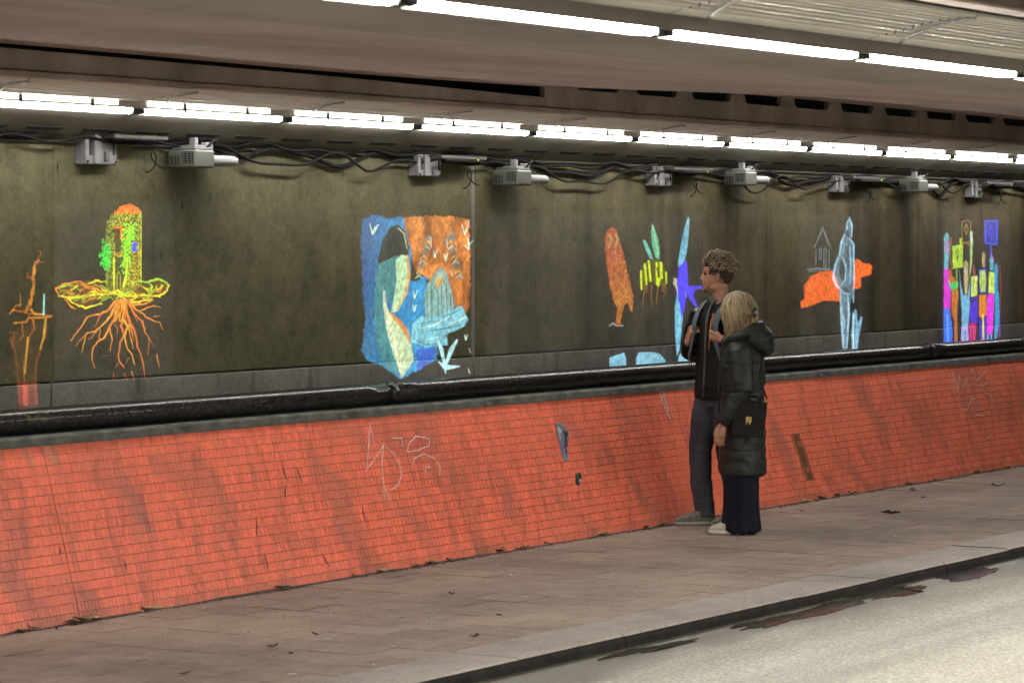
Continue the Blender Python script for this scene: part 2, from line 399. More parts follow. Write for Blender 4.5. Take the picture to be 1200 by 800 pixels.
for r in range(rows):
    low = r < 2
    tw_ = .027 if low else .0365
    sx = SEAM_PX[0]
    xs = np.concatenate([sx - .002 - tw_ * np.arange(1, int((sx - XT0) / tw_)), sx + .002 + tw_ * np.arange(int((XT1 - sx) / tw_))])
    n = len(xs); xs = xs + 0.0
    gu, gv = (.00012 if not low else .0005), .0012
    u0 = xs + gu; u1 = xs + tw_ - gu; v0 = r * rh + gv + RNG.normal(0, .0004, n); v1 = (r + 1) * rh - gv + RNG.normal(0, .0004, n)
    hh = .0020 + RNG.normal(0, .00012, n); bv = .0003
    tx = RNG.normal(0, .00015, n); tv = RNG.normal(0, .0002, n)
    def P3(u, v, h):
        h = h + 0 * u
        return np.stack([u, Y_BASE + Vv.y * v + Nn.y * h, Vv.z * v + Nn.z * h], -1)
    q = np.stack([P3(u0, v0, -.003), P3(u1, v0, -.003), P3(u1, v1, -.003), P3(u0, v1, -.003),
                  P3(u0 + bv, v0 + bv, hh - tx - tv), P3(u1 - bv, v0 + bv, hh + tx - tv), P3(u1 - bv, v1 - bv, hh + tx + tv), P3(u0 + bv, v1 - bv, hh - tx + tv)], 1)
    V.append(q.reshape(-1, 3)); uc = (u0 + u1) / 2; vc = (v0 + v1) / 2
    # colour of each tile: fired orange, grime run-off and worn patches
    dirt = fbm(uc * 3.6 + vc * 1.6 + 1.5 * fbm(uc * 2, vc * 4, 0, 2, 40), vc * 2.0, 0, 5, 3); d2 = fbm(uc * 11 + vc * 4, vc * 4.0, 0, 4, 9); big = fbm(uc * .55, vc * .4, 0, 3, 21)
    k = np.clip((dirt - .50) * 4.5, 0, 1) * .55 + np.clip((d2 - .56) * 5, 0, 1) * .30 + np.clip((big - .42) * 2.5, 0, 1) * .20
    k = k * np.clip(1.25 - .5 * vc / LV, 0, 1)
    base = np.array([.92, .200, .112]); gr = np.array([.41, .145, .105])
    col = base * (1 + RNG.normal(0, .04, (n, 1))) * np.array([1, 1, 1]) + RNG.normal(0, .006, (n, 3))
    fade = np.clip((uc - 15) / 8, 0, 1)[:, None]
    col = col * (1 - fade * .45) + np.array([.80, .24, .16]) * fade * .45
    if low: col = col * .9 + np.array([.62, .26, .19]) * .16
    if r == 0: k = np.clip(k + .18 + .5 * np.clip(fbm(uc * 3, 0 * uc, 0, 3, 5) - .4, 0, 1), 0, 1)
    if r > rows - 2: col *= 1.05
    col = col * (1 - k[:, None]) + gr * k[:, None]
    # bare olive patch and the fresh replaced tiles
    px_ = Xat(938, 9.8)
    sp = np.clip(1 - np.abs((uc - px_ - (.42 - vc) * .16) / .085) ** 3, 0, 1) * ((vc > .17) & (vc < .52)) * np.clip((fbm(uc * 20, vc * 14, 0, 3, 2) - .15) * 4, 0, 1)
    col = col * (1 - .9 * sp[:, None]) + np.array([.10, .075, .04]) * .9 * sp[:, None]
    sx = SEAM_PX[0]; fr = ((np.abs(uc - sx) < .16) & (r > rows - 3) & (RNG.random(n) < .6))[:, None]
    col = np.where(fr, np.array([.72, .24, .15]), col)
    C.append(np.repeat(np.clip(col, .01, 1), 8, 0))
V = np.concatenate(V); C = np.concatenate(C); nt_ = len(V) // 8
loc = np.array([[4, 5, 6, 7], [0, 1, 5, 4], [1, 2, 6, 5], [2, 3, 7, 6], [3, 0, 4, 7]])
F = (loc[None] + 8 * np.arange(nt_)[:, None, None]).reshape(-1, 4)
def np_mesh(name, V, F, C=None, mat=None, smooth=False):
    me = bpy.data.meshes.new(name); me.vertices.add(len(V)); me.vertices.foreach_set('co', np.ascontiguousarray(V, np.float32).ravel())
    k = F.shape[1]; me.loops.add(F.size); me.loops.foreach_set('vertex_index', F.ravel().astype(np.int32))
    me.polygons.add(len(F)); me.polygons.foreach_set('loop_start', np.arange(0, F.size, k, dtype=np.int32))
    me.update(calc_edges=True)
    if C is not None:
        a = me.color_attributes.new('Col', 'FLOAT_COLOR', 'POINT')
        a.data.foreach_set('color', np.concatenate([C, np.ones((len(C), 1))], 1).astype(np.float32).ravel())
    if mat: me.materials.append(mat)
    me.polygons.foreach_set('use_smooth', np.full(len(F), bool(smooth)))
    me.update(); return me
tag(link('tiles', np_mesh('tiles', V, F, C, MAT['tile']), tw), kind='stuff')
# coping stones on the tiled wall
cp = MB(); x = X0 + .4; cw = 1.55
g = MB(); pr = [(Y_TILE - .012, Z_TILE + .002), (Y_TILE - .004, Z_TILE + .040), (Y_TILE + .012, Z_TILE + .052), (Y_WALL + .05, Z_TILE + .056), (Y_WALL + .05, Z_TILE + .002)]
n = len(pr); v = [(xx, y, z) for xx in (.003, cw - .003) for y, z in pr]
g.add(v, [tuple(range(n)), tuple(range(2 * n - 1, n - 1, -1))] + [(k, n + k, n + (k + 1) % n, (k + 1) % n) for k in range(n)])
cm = g.mesh('coping_stone', MAT['coping'])
while x < X1:
    o = link('coping_stone', cm, tw); o.location = (x, random.uniform(-.003, .003), random.uniform(-.002, .002)); x += cw

# upper wall in big panels
uw = empty('tunnel_wall', (0, 0, 0)); tag(uw, 'tall dark stained concrete wall above the orange tiles', 'wall')
xs_ = Xat(555, Y_WALL); PW = 4.03; x = xs_ - 3 * PW
while x < X1:
    wide = .02 if abs(x - xs_) < .1 else .005; widr = .02 if abs(x + PW - xs_) < .1 else .005
    g = MB(); g.box(x + wide, x + PW - widr, Y_WALL, Y_WALL + .2, 1.158, Z_WTOP + .06, bev=.006); g.build('panel', MAT['wall'], uw)
    g = MB(); g.box(x - .003, x + PW - .012, Y_WALL - .004, Y_WALL + .2, Z_TILE + .05, 1.150, bev=.004); g.build('plinth', MAT['band'], uw)
    g = MB(); g.box(x - .019, x + .019, Y_WALL + .004, Y_WALL + .2, 1.152, Z_WTOP + .05); g.build('seam_strip', MAT['seam'] if abs(x - xs_) < .1 else MAT['wall'], uw)
    x += PW
# the pipe lying on the coping
pp = empty('handrail_pipe', (0, 0, 0)); pp.name = 'pipe'; tag(pp, 'thick black painted pipe lying along the top of the orange tiles', 'pipe')
YP, ZP, RP = 10.065, Z_TILE + .056 + .064, .064
x = Xat(1087, YP) - 3 * 7.8
while x < X1:
    g = MB(); g.tube([(x + t * 7.8, YP, ZP) for t in np.linspace(0, 1, 30)], RP, 26); g.build('pipe_length', MAT['pipe'], pp, True)
    g = MB(); g.tube([(x - .035, YP, ZP), (x + .035, YP, ZP)], RP + .003, 26); g.build('coupling', MAT['pipe'], pp, True)
    x += 7.8

# ceiling vault between the two light rows; its far edge lifts over the openings
def edge_z(X):
    pts = [(0, .0819), (11, .0819), (Xat(400, 9.3), .0809), (Xat(640, 9.3), .0822), (Xat(720, 9.3), .0840), (Xat(770, 9.3), .0862), (Xat(840, 9.3), .0880), (Xat(950, 9.3), .0880), (Xat(1000, 9.3), .0873), (Xat(1200, 9.3), .0870), (60, .0870)]
    return H + np.interp(X, [p[0] for p in pts], [p[1] for p in pts]) * 9.3 / math.cos(TH)
gx = np.linspace(-2, X1, 150); gy = np.linspace(4.70, 9.30, 40)
GX, GY = np.meshgrid(gx, gy, indexing='ij'); t = (GY - 4.70) / 4.6
ez = edge_z(GX); ker = np.ones(5) / 5
ez = np.apply_along_axis(lambda a: np.convolve(np.pad(a, 2, 'edge'), ker, 'valid'), 0, ez)
GZ = 2.485 + (ez - 2.485) * (1.25 * t - .25 * t * t) + .012 * (fbm(GX * .5, GY * .8, 0, 3, 4) - .5) * np.sin(np.pi * t)
def grid_faces(nx, ny):
    i, j = np.meshgrid(np.arange(nx - 1), np.arange(ny - 1), indexing='ij'); a = (i * ny + j).ravel()
    return np.stack([a, a + 1, a + ny + 1, a + ny], -1)
Vc = np.stack([GX, GY, GZ], -1).reshape(-1, 3); Fc = grid_faces(150, 40)
Vt = np.stack([gx, np.full(150, 9.30), GZ[:, -1]], -1); Vt2 = Vt + np.array([0, .0, .30])
Vall = np.concatenate([Vc, Vt, Vt2]); o_ = len(Vc); k = np.arange(149)
Fe = np.stack([o_ + k, o_ + k + 1, o_ + 150 + k + 1, o_ + 150 + k], -1)
tag(link('ceiling', np_mesh('ceiling', Vall, np.concatenate([Fc, Fe]), None, MAT['ceiling'], True)), kind='structure')
g = MB(); g.box(-2, X1, 4.72, 11.2, 3.30, 3.45); g.box(-2, X1, 10.45, 10.6, 2.4, 3.3); g.build('roof_void', MAT['void']); tag(bpy.data.objects['roof_void'], kind='structure')
g = MB(); g.box(-6, X1, -5.6, 3.62, 2.66, 2.9); sheet('ceiling_slab', g, MAT['ceiling'])
g = MB(); g.box(-6, X1, -5.75, -5.55, -.1, 2.7); sheet('opposite_wall', g, MAT['band'])
# soffit strip in front of the near light row
nb = empty('concrete_downstand', (0, 0, 0)); tag(nb, 'grey concrete downstand beam carrying the overhead light row above the road', 'beam')
g = MB(); g.box(-2, X1, 4.165, 4.73, zr(.1215, 4.13) - .0215, 2.60, bev=.002); g.build('soffit', MAT['neargrey'], nb)
g = MB(); g.box(-2, X1, 3.60, 4.19, 2.66, 2.9); g.build('web', MAT['beam'], nb)
g = MB(); g.box(-2, X1, 3.56, 3.66, 2.585, 2.66, bev=.008); g.build('edge_flange', MAT['beam'], nb)

# far beam with the trapezoid openings
fb = empty('perforated_beam', (0, 0, 0)); tag(fb, 'brown concrete beam with a row of dark trapezoid openings above the wall lights', 'beam')
XO = Xat(638, 9.42)
g = MB(); g.box(-2, X1, 9.405, 9.55, zr(.0671, 9.45) + .012, zr(.0712, 9.42), bev=.005); g.build('bottom_flange', MAT['beam'], fb)
g = MB(); zb = zr(.0712, 9.42) + .002
g.prism([(-2, zb), (XO, zb), (XO, zr(.0766, 9.42)), (Xat(400, 9.42), zr(.0789, 9.42)), (Xat(0, 9.42), zr(.0801, 9.42)), (-2, zr(.0804, 9.42))], 9.42, 9.54); g.build('solid_length', MAT['beam'], fb)
pitch = (1 / (2800 - 870) - 1 / (2800 - 808)) * FPX * 9.42 / DC ** 2
xl = Xat(743, 9.42); zo = zr(.0822, 9.42); zt = 3.2
x = xl - pitch; first = True
while x < X1:
    wb0, wb1, wt0, wt1 = x + .05, x + .05 + pitch * .66, x, x + pitch * .79
    g = MB(); e0 = XO + .004 if first else x - .11 + .002; e1 = x + pitch - .11 - .002
    zoo = zo if not first else zo + .0
    poly = [(e0, zb), (e1, zb), (e1, zt), (wt1 + .05, zt), (wt1, zoo + .10), (wb1 + .012, zoo + .012), (wb1 - .02, zoo), (wb0 + .02, zoo), (wb0 - .012, zoo + .012), (wt0, zoo + .10), (wt0 - .05, zt), (e0, zt)]
    # built as a U of three convex prisms so faces stay clean
    g.prism([(e0, zb), (e1, zb), (e1, zoo), (e0, zoo)], 9.42, 9.455)
    g.prism([(e0, zoo + .0005), (wb0 + .02, zoo + .0005), (wb0 - .012, zoo + .014), (wt0, zoo + .10), (max(wt0 - .05, e0 + .001), zt), (e0, zt)], 9.4205, 9.4545)
    g.prism([(wb1 - .02, zoo + .0005), (e1, zoo + .0005), (e1, zt), (min(wt1 + .05, e1 - .001), zt), (wt1, zoo + .10), (wb1 + .012, zoo + .014)], 9.4205, 9.4545)
    g.build('beam_block', MAT['beam'], fb); first = False; x += pitch
# slotted soffit over the wall
sf = empty('slotted_soffit', (0, 0, 0)); tag(sf, 'dark sloping concrete soffit with narrow slots above the projectors', 'soffit')
P_in, P_out = (Y_WALL + .0, Z_WTOP + .001), (9.905, zr(.0572, 9.87) - .0215)
sd = Vector((0, P_in[0] - P_out[0], P_in[1] - P_out[1])); sl = sd.length; sd.normalize(); sn = Vector((0, -sd.z, sd.y)); sn = -sn if sn.z > 0 else sn
g = MB()
A = Vector((0, *P_out)); E = Vector((0, *P_in))
g.add([(X0, A.y, A.z), (X1, A.y, A.z), (X1, E.y, E.z), (X0, E.y, E.z), (X0, E.y + .25, E.z + .2), (X1, E.y + .25, E.z + .2), (X0, A.y, A.z + .05), (X1, A.y, A.z + .05)],
      [(0, 3, 2, 1), (3, 4, 5, 2), (0, 1, 7, 6), (6, 7, 5, 4)])
g.build('slab', MAT['soffit'], sf)
sp = .335 * 1.30
x = Xat(27, 10.1) - 14 * sp
while x < 30:
    g = MB(); q = A + sd * (sl * .62); a_, b_ = .018, .15
    c = [q - sd * a_, q + sd * a_]
    vv = [Vector((x, 0, 0)) + c[0] + sn * .003, Vector((x + .30, 0, 0)) + c[0] + sn * .003, Vector((x + .27, 0, 0)) + c[1] + sn * .003, Vector((x + .03, 0, 0)) + c[1] + sn * .003]
    vv += [p_ - sn * .02 for p_ in vv]
    g.add(vv, [(0, 1, 2, 3), (4, 7, 6, 5), (0, 4, 5, 1), (1, 5, 6, 2), (2, 6, 7, 3), (3, 7, 4, 0)])
    g.build('slot', MAT['void'], sf); x += sp

# ================================================================== LIGHTS
def strip_light(name, yT, zT, first_x, p, n, label, group, rise, upper):
    """tube at (yT,zT) tucked behind a fin, ribbed reflector sweeping up towards the carriageway"""
    L_ = p - .012; r = .022
    tubem = MB().tube([(.05, 0, 0), (p - .05, 0, 0)], r, 10).mesh('tube', MAT['tube_w' if upper else 'tube'], True)
    hm = MB().box(.0, .047, -.025, .033, -.0225, .03, bev=.003).mesh('lamp_holder', MAT['holder'])
    batm = MB().box(.0, p, -.024, .032, .026, .05, bev=.003).mesh('batten', MAT['batten'])
    finm = MB().box(.0, p - .003, -.031, -.026, .006 if upper else -.005, .052, bev=.001).mesh('shade_fin', MAT['fin'])
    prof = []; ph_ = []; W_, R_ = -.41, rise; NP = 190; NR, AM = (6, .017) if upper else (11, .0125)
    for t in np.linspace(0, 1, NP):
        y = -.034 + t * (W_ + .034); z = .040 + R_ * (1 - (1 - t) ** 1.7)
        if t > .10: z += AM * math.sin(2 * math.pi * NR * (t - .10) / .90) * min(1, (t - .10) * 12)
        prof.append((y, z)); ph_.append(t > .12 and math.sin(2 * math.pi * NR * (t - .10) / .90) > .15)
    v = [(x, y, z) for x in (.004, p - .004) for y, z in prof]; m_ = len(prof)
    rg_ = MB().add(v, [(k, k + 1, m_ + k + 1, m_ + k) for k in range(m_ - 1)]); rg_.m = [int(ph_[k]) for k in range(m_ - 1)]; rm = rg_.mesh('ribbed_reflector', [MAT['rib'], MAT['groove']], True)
    bk = MB().add([(x, y, z + .022) for x in (.0, p) for y, z in ((prof[0][0], .05), (prof[-1][0], .05 + R_))], [(0, 1, 3, 2)]).mesh('housing', MAT['lip'])
    ps = []
    for i_ in range(16, NP, 6): t = i_ / (NP - 1); y = prof[i_][0]; z = .040 + R_ * (1 - (1 - t) ** 1.7) - AM - .004; ps.append((.20 * (1 - t) ** 2.2, y, z))
    sm = MB().tube(ps, .0038, 6).mesh('joint_strap', MAT['strap'], True)
    cmesh = MB().box(0, .012, -.0385, -.0312, -.004, .062, bev=.001).mesh('clip', MAT['holder'])
    um = MB().box(.06, p * .27, -.0352, -.0315, .020, .050).mesh('upper_diffuser', MAT['upper'])
    um2 = MB().box(p * .30, p * .69, -.0352, -.0315, .020, .050).mesh('upper_diffuser', MAT['upper'])
    um3 = MB().box(p * .72, p * .86, -.0352, -.0315, .020, .050).mesh('upper_diffuser', MAT['upper'])
    for k in range(n):
        r_ = empty(name, (first_x + k * p, yT, zT)); tag(r_, label, 'light', group)
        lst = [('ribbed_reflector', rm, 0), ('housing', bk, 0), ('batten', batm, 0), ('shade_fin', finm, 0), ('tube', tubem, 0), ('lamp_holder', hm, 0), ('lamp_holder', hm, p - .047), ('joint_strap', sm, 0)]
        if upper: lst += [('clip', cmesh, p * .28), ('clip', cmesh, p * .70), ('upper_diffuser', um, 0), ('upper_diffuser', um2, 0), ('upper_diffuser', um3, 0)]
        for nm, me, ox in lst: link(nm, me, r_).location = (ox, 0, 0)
P_L = 1.30
YF, ZF = 9.87, zr(.0572, 9.87)
YN, ZN = 4.13, zr(.1215, 4.13)
def lampX(px, Y): return Xat(px, Y)
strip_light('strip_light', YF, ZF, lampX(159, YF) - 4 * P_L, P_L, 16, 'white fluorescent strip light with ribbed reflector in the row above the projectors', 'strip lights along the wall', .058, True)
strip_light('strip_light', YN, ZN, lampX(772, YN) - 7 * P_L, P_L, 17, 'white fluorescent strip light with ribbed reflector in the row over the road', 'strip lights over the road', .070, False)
# ================================================================== WALL GEAR: projectors, brackets, cables
def wpt(px, py, Y): return Xat(px, Y), Zat(px, py, Y)
def projector(px0, py, led, label):
    Yc = 10.055; x0 = Xat(px0 + 30, Yc); z = Zat(px0 + 30, py, Yc)
    r = empty('projector', (x0, Yc, z)); tag(r, label, 'projector', 'projectors hung above the wall')
    g = MB(); g.box(0, .17, -.095, .095, .0, .098, bev=.010); g.box(.015, .16, -.08, .08, .096, .112, bev=.005); g.build('case', MAT['case'], r)
    g = MB(); g.loft([(.27, 0, .018, .135, .085), (.275, 0, .026, .150, .094), (.275, 0, .058, .150, .094), (.265, 0, .070, .130, .084)], 32, p=3.6); g.build('lens_housing', MAT['caselight'], r, True)
    g = MB(); g.box(.28, .38, -.05, .05, .069, .078, bev=.003); g.build('lens_window', MAT['dark'], r)
    for (a, b, c, d) in ((.015, .085, .016, .066), (-.080, -.008, .026, .088)):
        g = MB(); g.box(-.0035, .001, a, b, c, d); gr = g.build('vent_grille', MAT['dark'], r)
        for k in range(5):
            zz = c + (d - c) * (k + .5) / 5; gg = MB(); gg.box(-.0055, -.0036, a, b, zz - .0014, zz + .0014); gg.build('slat', MAT['case'], gr)
        for k in range(3):
            yy = a + (b - a) * (k + .5) / 3; gg = MB(); gg.box(-.0075, -.0056, yy - .0014, yy + .0014, c, d); gg.build('slat', MAT['case'], gr)
    g = MB(); g.box(.05, .16, -.05, .05, .112, .124, bev=.003); g.box(.09, .12, -.02, .02, .124, .165, bev=.003); g.box(.14, .20, -.06, -.02, .10, .14, bev=.004); g.build('mount', MAT['galv'], r)
    g = MB(); g.tube([(.14, -.06, .11), (.17, -.08, .145), (.21, -.07, .155), (.24, -.02, .12), (.26, .03, .16)], .006, 6); g.build('power_lead', MAT['cable'], r, True)
    return r
def bracket(px0, py0, py1, x_to, label):
    Yc = 10.14; x0 = Xat(px0, Yc); zt = Zat(px0, py0, Yc); zb = Zat(px0, py1, Yc); hh = zt - zb
    r = empty('wall_bracket', (x0, Y_WALL, zb)); tag(r, label, 'bracket', 'steel projector brackets on the wall')
    g = MB(); g.box(0, .030, -.075, -.002, 0, hh, bev=.003); g.box(.075, .13, -.075, -.002, 0, hh, bev=.003); g.box(.03, .075, -.060, -.03, 0, hh * .28); g.box(.03, .075, -.060, -.03, hh * .85, hh); g.build('channel', MAT['galv'], r)
    g = MB(); g.box(.034, .071, -.0305, -.004, hh * .30, hh * .83); g.build('slot', MAT['void'], r)
    g = MB(); g.box(.1305, .27, -.062, -.004, 0, hh * .80, bev=.004); g.build('plate', MAT['galv'], r)
    g = MB(); g.box(.165, .20, -.075, -.0625, hh * .1, hh * .42, bev=.003); g.build('clamp', MAT['case'], r)
    g = MB(); g.box(.235, .25, -.068, -.0625, hh * .3, hh * .78); g.build('slot', MAT['void'], r)
    for (bx, bz) in ((.012, .08), (.012, .9), (.255, .08), (.115, .93)):
        g = MB(); g.tube([(bx, -.0765 if bx < .13 else -.0635, hh * bz), (bx, -.083 if bx < .13 else -.07, hh * bz)], .006, 6); g.build('bolt', MAT['dark'], r)
    L_ = x_to - x0
    g = MB(); g.box(.14, L_, -.155, -.135, hh * .83, hh * .83 + .018, bev=.002); g.box(.16, .20, -.14, -.004, hh * .84, hh * .84 + .02); g.build('arm', MAT['lip'], r)
    return r, zt
stations = [(98, 155, 192, 183, 197, 'y'), (488, 181, 206, 562, 217.5, 'g'), (765, 195, 217.5, 831, 217.5, 'y'), (978, 206, 225, 1035, 225.5, 'g'), (1137, 212, 231, 1187, 232, 'g')]
what = ['above the glowing tower picture', 'above the picture of the bowed figure', 'above the wall left of the orange animal picture', 'between the orange animal and the marching crowd pictures', 'beyond the marching crowd picture']
wb = ['above the glowing tower picture', 'above the right edge of the bowed figure picture', 'above the upright wings of the blue swallow picture', 'above the white animal picture', 'above the marching crowd picture']
top_z = []
for k, (pa, ya, yb, pj, yj, led) in enumerate(stations):
    xj = Xat(pj, 9.97)
    projector(pj, yj, led, 'grey projector with two vent grilles hung ' + what[k])
    r, zt = bracket(pa, ya, yb, xj + .2, 'galvanised steel bracket with dark slot ' + wb[k])
    top_z.append((Xat(pa, 10.14), zt, xj))
    # power box with its status light
    xb = Xat(pa + (pj - pa) * 1.08, 10.05); b = empty('power_box', (xb, 10.10, zt - .025)); tag(b, 'black power box with %s status light ' % ('amber' if led == 'y' else 'green') + what[k], 'power box', 'power boxes')
    g = MB(); g.box(-.36, .06, .0, .07, -.02, .03, bev=.01); g.build('box_body', MAT['dark'], b)
    g = MB(); g.ell((.0, -.003, .010), (.012, .006, .009), 8, 6); g.build('status_light', MAT['ledy' if led == 'y' else 'ledg'], b)
    # loose lead loop under the arm
    c = MB(); rr = random.Random(k); pts = []
    for t in np.linspace(0, 1, 26):
        a = t * 2 * math.pi * 1.1; pts.append((r.location.x + .45 + .05 * math.sin(a) + .12 * t, 10.09 - .02 * t, zt - .11 - .06 * math.cos(a * .9) * (1 - t * .4) - .03))
    tag(c.tube(pts, .004, 6).build('lead_loop', MAT['cable'], None, True), 'thin black looped lead under the bracket ' + wb[k], 'cable', 'hanging leads')
# the long cables slung from station to station
def cable(name, seed, y, dz, rad, amp, label):
    r_ = random.Random(seed); xs = np.linspace(8, 30, 420)
    zt = np.interp(xs, [t[0] for t in top_z], [t[1] for t in top_z]) - .035
    near = np.min(np.abs(xs[:, None] - np.array([[t[0] + .45 for t in top_z]])), 1); sag = np.clip((near - .5) / .5, 0, 1)
    ph = r_.uniform(0, 6); z = zt + dz - sag * amp * (.5 + .5 * np.sin(xs * 5.2 + ph + 1.2 * np.sin(xs * 1.3 + ph))) * (.6 + .8 * fbm(xs * .9, 0 * xs, 0, 2, seed)) + .012 * np.sin(xs * 11 + ph)
    yy = y + .012 * np.sin(xs * 3 + ph)
    g = MB(); g.tube(list(zip(xs, yy, z)), rad, 7); return tag(g.build(name, MAT['cable'], None, True), label, 'cable')
cable('cable', 1, 10.165, .02, .013, .075, 'thick black cable bundle slung in waves along the top of the wall')
cable('cable', 2, 10.13, .0, .008, .11, 'thin black cable sagging in loops below the cable bundle')
cable('cable', 3, 10.15, .035, .010, .03, 'taut black cable running highest under the slotted soffit')
g = MB(); g.tube([(8, 10.18, Z_WTOP - .01), (30, 10.18, Z_WTOP - .01)], .008, 6); tag(g.build('conduit', MAT['lip'], None, True), 'straight thin grey conduit along the top edge of the dark wall', 'conduit')

# ================================================================== PROJECTED PICTURES (light thrown on the wall, added to it)
def proj_mat():
    m = bpy.data.materials.new('projected_light'); m.use_nodes = True; N = m.node_tree.nodes; L = m.node_tree.links; N.clear()
    at = N.new('ShaderNodeAttribute'); at.attribute_name = 'Col'; e = N.new('ShaderNodeEmission'); t = N.new('ShaderNodeBsdfTransparent')
    g_ = N.new('ShaderNodeNewGeometry'); n = N.new('ShaderNodeTexNoise'); n.inputs['Scale'].default_value = 34; n.inputs['Detail'].default_value = 4; L.new(g_.outputs['Position'], n.inputs['Vector'])
    r = ramp(N, L, n.outputs['Fac'], [(.3, (.62, .62, .62)), (.65, (1.1, 1.1, 1.1))])
    c = mixc(N, L, 1, at.outputs['Color'], r, 'MULTIPLY'); L.new(c, e.inputs[0]); e.inputs[1].default_value = 1.0
    a = N.new('ShaderNodeAddShader'); o = N.new('ShaderNodeOutputMaterial'); L.new(e.outputs[0], a.inputs[0]); L.new(t.outputs[0], a.inputs[1]); L.new(a.outputs[0], o.inputs[0])
    m.cycles.emission_sampling = 'NONE'; return m
PROJ = proj_mat()
class Art:
    """picture painted on a fine grid lying on the wall; coordinates are those of a measured crop"""
    def __init__(s, org, sc, box, step=.62, seed=0):
        s.o, s.s = org, sc; x0, y0, x1, y1 = box
        s.xs = np.arange(x0, x1, step); s.ys = np.arange(y0, y1, step)
        s.X, s.Y = np.meshgrid(s.xs, s.ys, indexing='ij'); s.C = np.zeros(s.X.shape + (3,)); s.st = step; s.seed = seed
    def p(s, pts): return np.array([(s.o[0] + a / s.s, s.o[1] + b / s.s) for a, b in pts])
    def win(s, P, m):
        a = np.searchsorted(s.xs, P[:, 0].min() - m); b = np.searchsorted(s.xs, P[:, 0].max() + m) + 1
        c = np.searchsorted(s.ys, P[:, 1].min() - m); d = np.searchsorted(s.ys, P[:, 1].max() + m) + 1
        return slice(a, b), slice(c, d)
    def put(s, w_, a, col, grain, op):
        if a.size == 0: return
        if callable(col): c = col(s.X[w_], s.Y[w_])
        else: c = lin(col)
        if grain: c = c * (1 - grain + 2 * grain * fbm(s.X[w_] * .35, s.Y[w_] * .18, 0, 3, s.seed))[..., None]
        a = (a * op)[..., None]; s.C[w_] = s.C[w_] * (1 - a) + c * a
    def poly(s, pts, col, soft=.7, op=1, grain=.25, rag=.0):
        P = s.p(pts); w_ = s.win(P, 4 + rag); X, Y = s.X[w_], s.Y[w_]
        if rag: X = X + rag * 2 * (fbm(X * .3, Y * .3, 0, 3, s.seed + 5) - .5); Y = Y + rag * 2 * (fbm(X * .3, Y * .3, 0, 3, s.seed + 8) - .5)
        d = np.full(X.shape, 1e9); ins = np.zeros(X.shape, bool)
        for A, B in zip(P, np.roll(P, -1, 0)):
            e = B - A; q = e @ e + 1e-9; t = np.clip(((X - A[0]) * e[0] + (Y - A[1]) * e[1]) / q, 0, 1)
            d = np.minimum(d, np.hypot(X - A[0] - t * e[0], Y - A[1] - t * e[1]))
            c = (A[1] > Y) != (B[1] > Y)
            ins ^= c & (X < (B[0] - A[0]) * (Y - A[1]) / (B[1] - A[1] + 1e-12) + A[0])
        sd = np.where(ins, d, -d); s.put(w_, np.clip(sd / soft + .5, 0, 1), col, grain, op); return s
    def line(s, pts, wd, col, op=1, soft=.5, grain=.15, wob=0):
        P = s.p(pts); wd = np.interp(np.linspace(0, 1, len(P)), np.linspace(0, 1, len(np.atleast_1d(wd))), np.atleast_1d(wd)) / s.s / 2
        w_ = s.win(P, wd.max() + 2); X, Y = s.X[w_], s.Y[w_]; a = np.zeros(X.shape)
        if wob: X = X + wob * 2 * (fbm(X * .25, Y * .25, 0, 2, s.seed + 5) - .5)
        for A, B, ra, rb in zip(P[:-1], P[1:], wd[:-1], wd[1:]):
            e = B - A; q = e @ e + 1e-9; t = np.clip(((X - A[0]) * e[0] + (Y - A[1]) * e[1]) / q, 0, 1)
            d = np.hypot(X - A[0] - t * e[0], Y - A[1] - t * e[1]); a = np.maximum(a, np.clip((ra + (rb - ra) * t - d) / soft + .5, 0, 1))
        s.put(w_, a, col, grain, op); return s
    def out(s, name, label, gain=1.0, dy=0.0):
        nx, ny = s.X.shape; Yp = Y_WALL - .006 - dy
        t = np.tan(TH - np.arctan((s.X - 600) / FPX)); WX = Yp / t; WZ = H + (280 - s.Y) * Yp / math.cos(TH) / (2800 - s.X)
        V = np.stack([WX, np.full_like(WX, Yp), WZ], -1).reshape(-1, 3); F = grid_faces(nx, ny)
        C = (s.C * gain).reshape(-1, 3); on = C.max(1)[F].max(1) > .0015; F = F[on]
        use = np.unique(F); mp = np.zeros(len(V), np.int64); mp[use] = np.arange(len(use))
        o = link(name, np_mesh(name, V[use], mp[F], C[use], PROJ)); return tag(o, label, 'projection', 'pictures projected on the wall')
GA = 1.0
# --- bowed figure painting
A = Art((400, 230), 3.335, (418, 246, 560, 448), seed=1)
def blues(X, Y):
    k = np.clip((X - 428) / 60 + .25 * (fbm(X * .12, Y * .05, 0, 4, 3) - .5), 0, 1)[..., None]; j = np.clip((Y - 330) / 80, 0, 1)[..., None]
    a = lin((30, 82, 140)) * (1 - k) + lin((25, 140, 200)) * k; return a * (1 - .4 * j) + lin((60, 145, 180)) * .4 * j
def oranges(X, Y):
    k = np.clip(fbm(X * .13, Y * .06, 0, 4, 6) * 2.2 - .6, 0, 1)[..., None]; return lin((125, 62, 25)) * (1 - k) + lin((215, 128, 58)) * k
A.poly([(80, 90), (130, 70), (180, 88), (240, 80), (275, 170), (270, 330), (300, 330), (335, 300), (335, 470), (290, 500), (280, 560), (380, 590), (370, 640), (300, 680), (230, 712), (160, 660), (100, 640), (80, 600), (95, 480), (85, 380), (78, 200)], blues, 1.6, 1, .3, 2.2)
A.poly([(240, 82), (330, 75), (420, 80), (500, 88), (506, 300), (500, 420), (490, 455), (430, 440), (340, 320), (290, 300), (270, 200)], oranges, 1.8, 1, .3, 2.5)
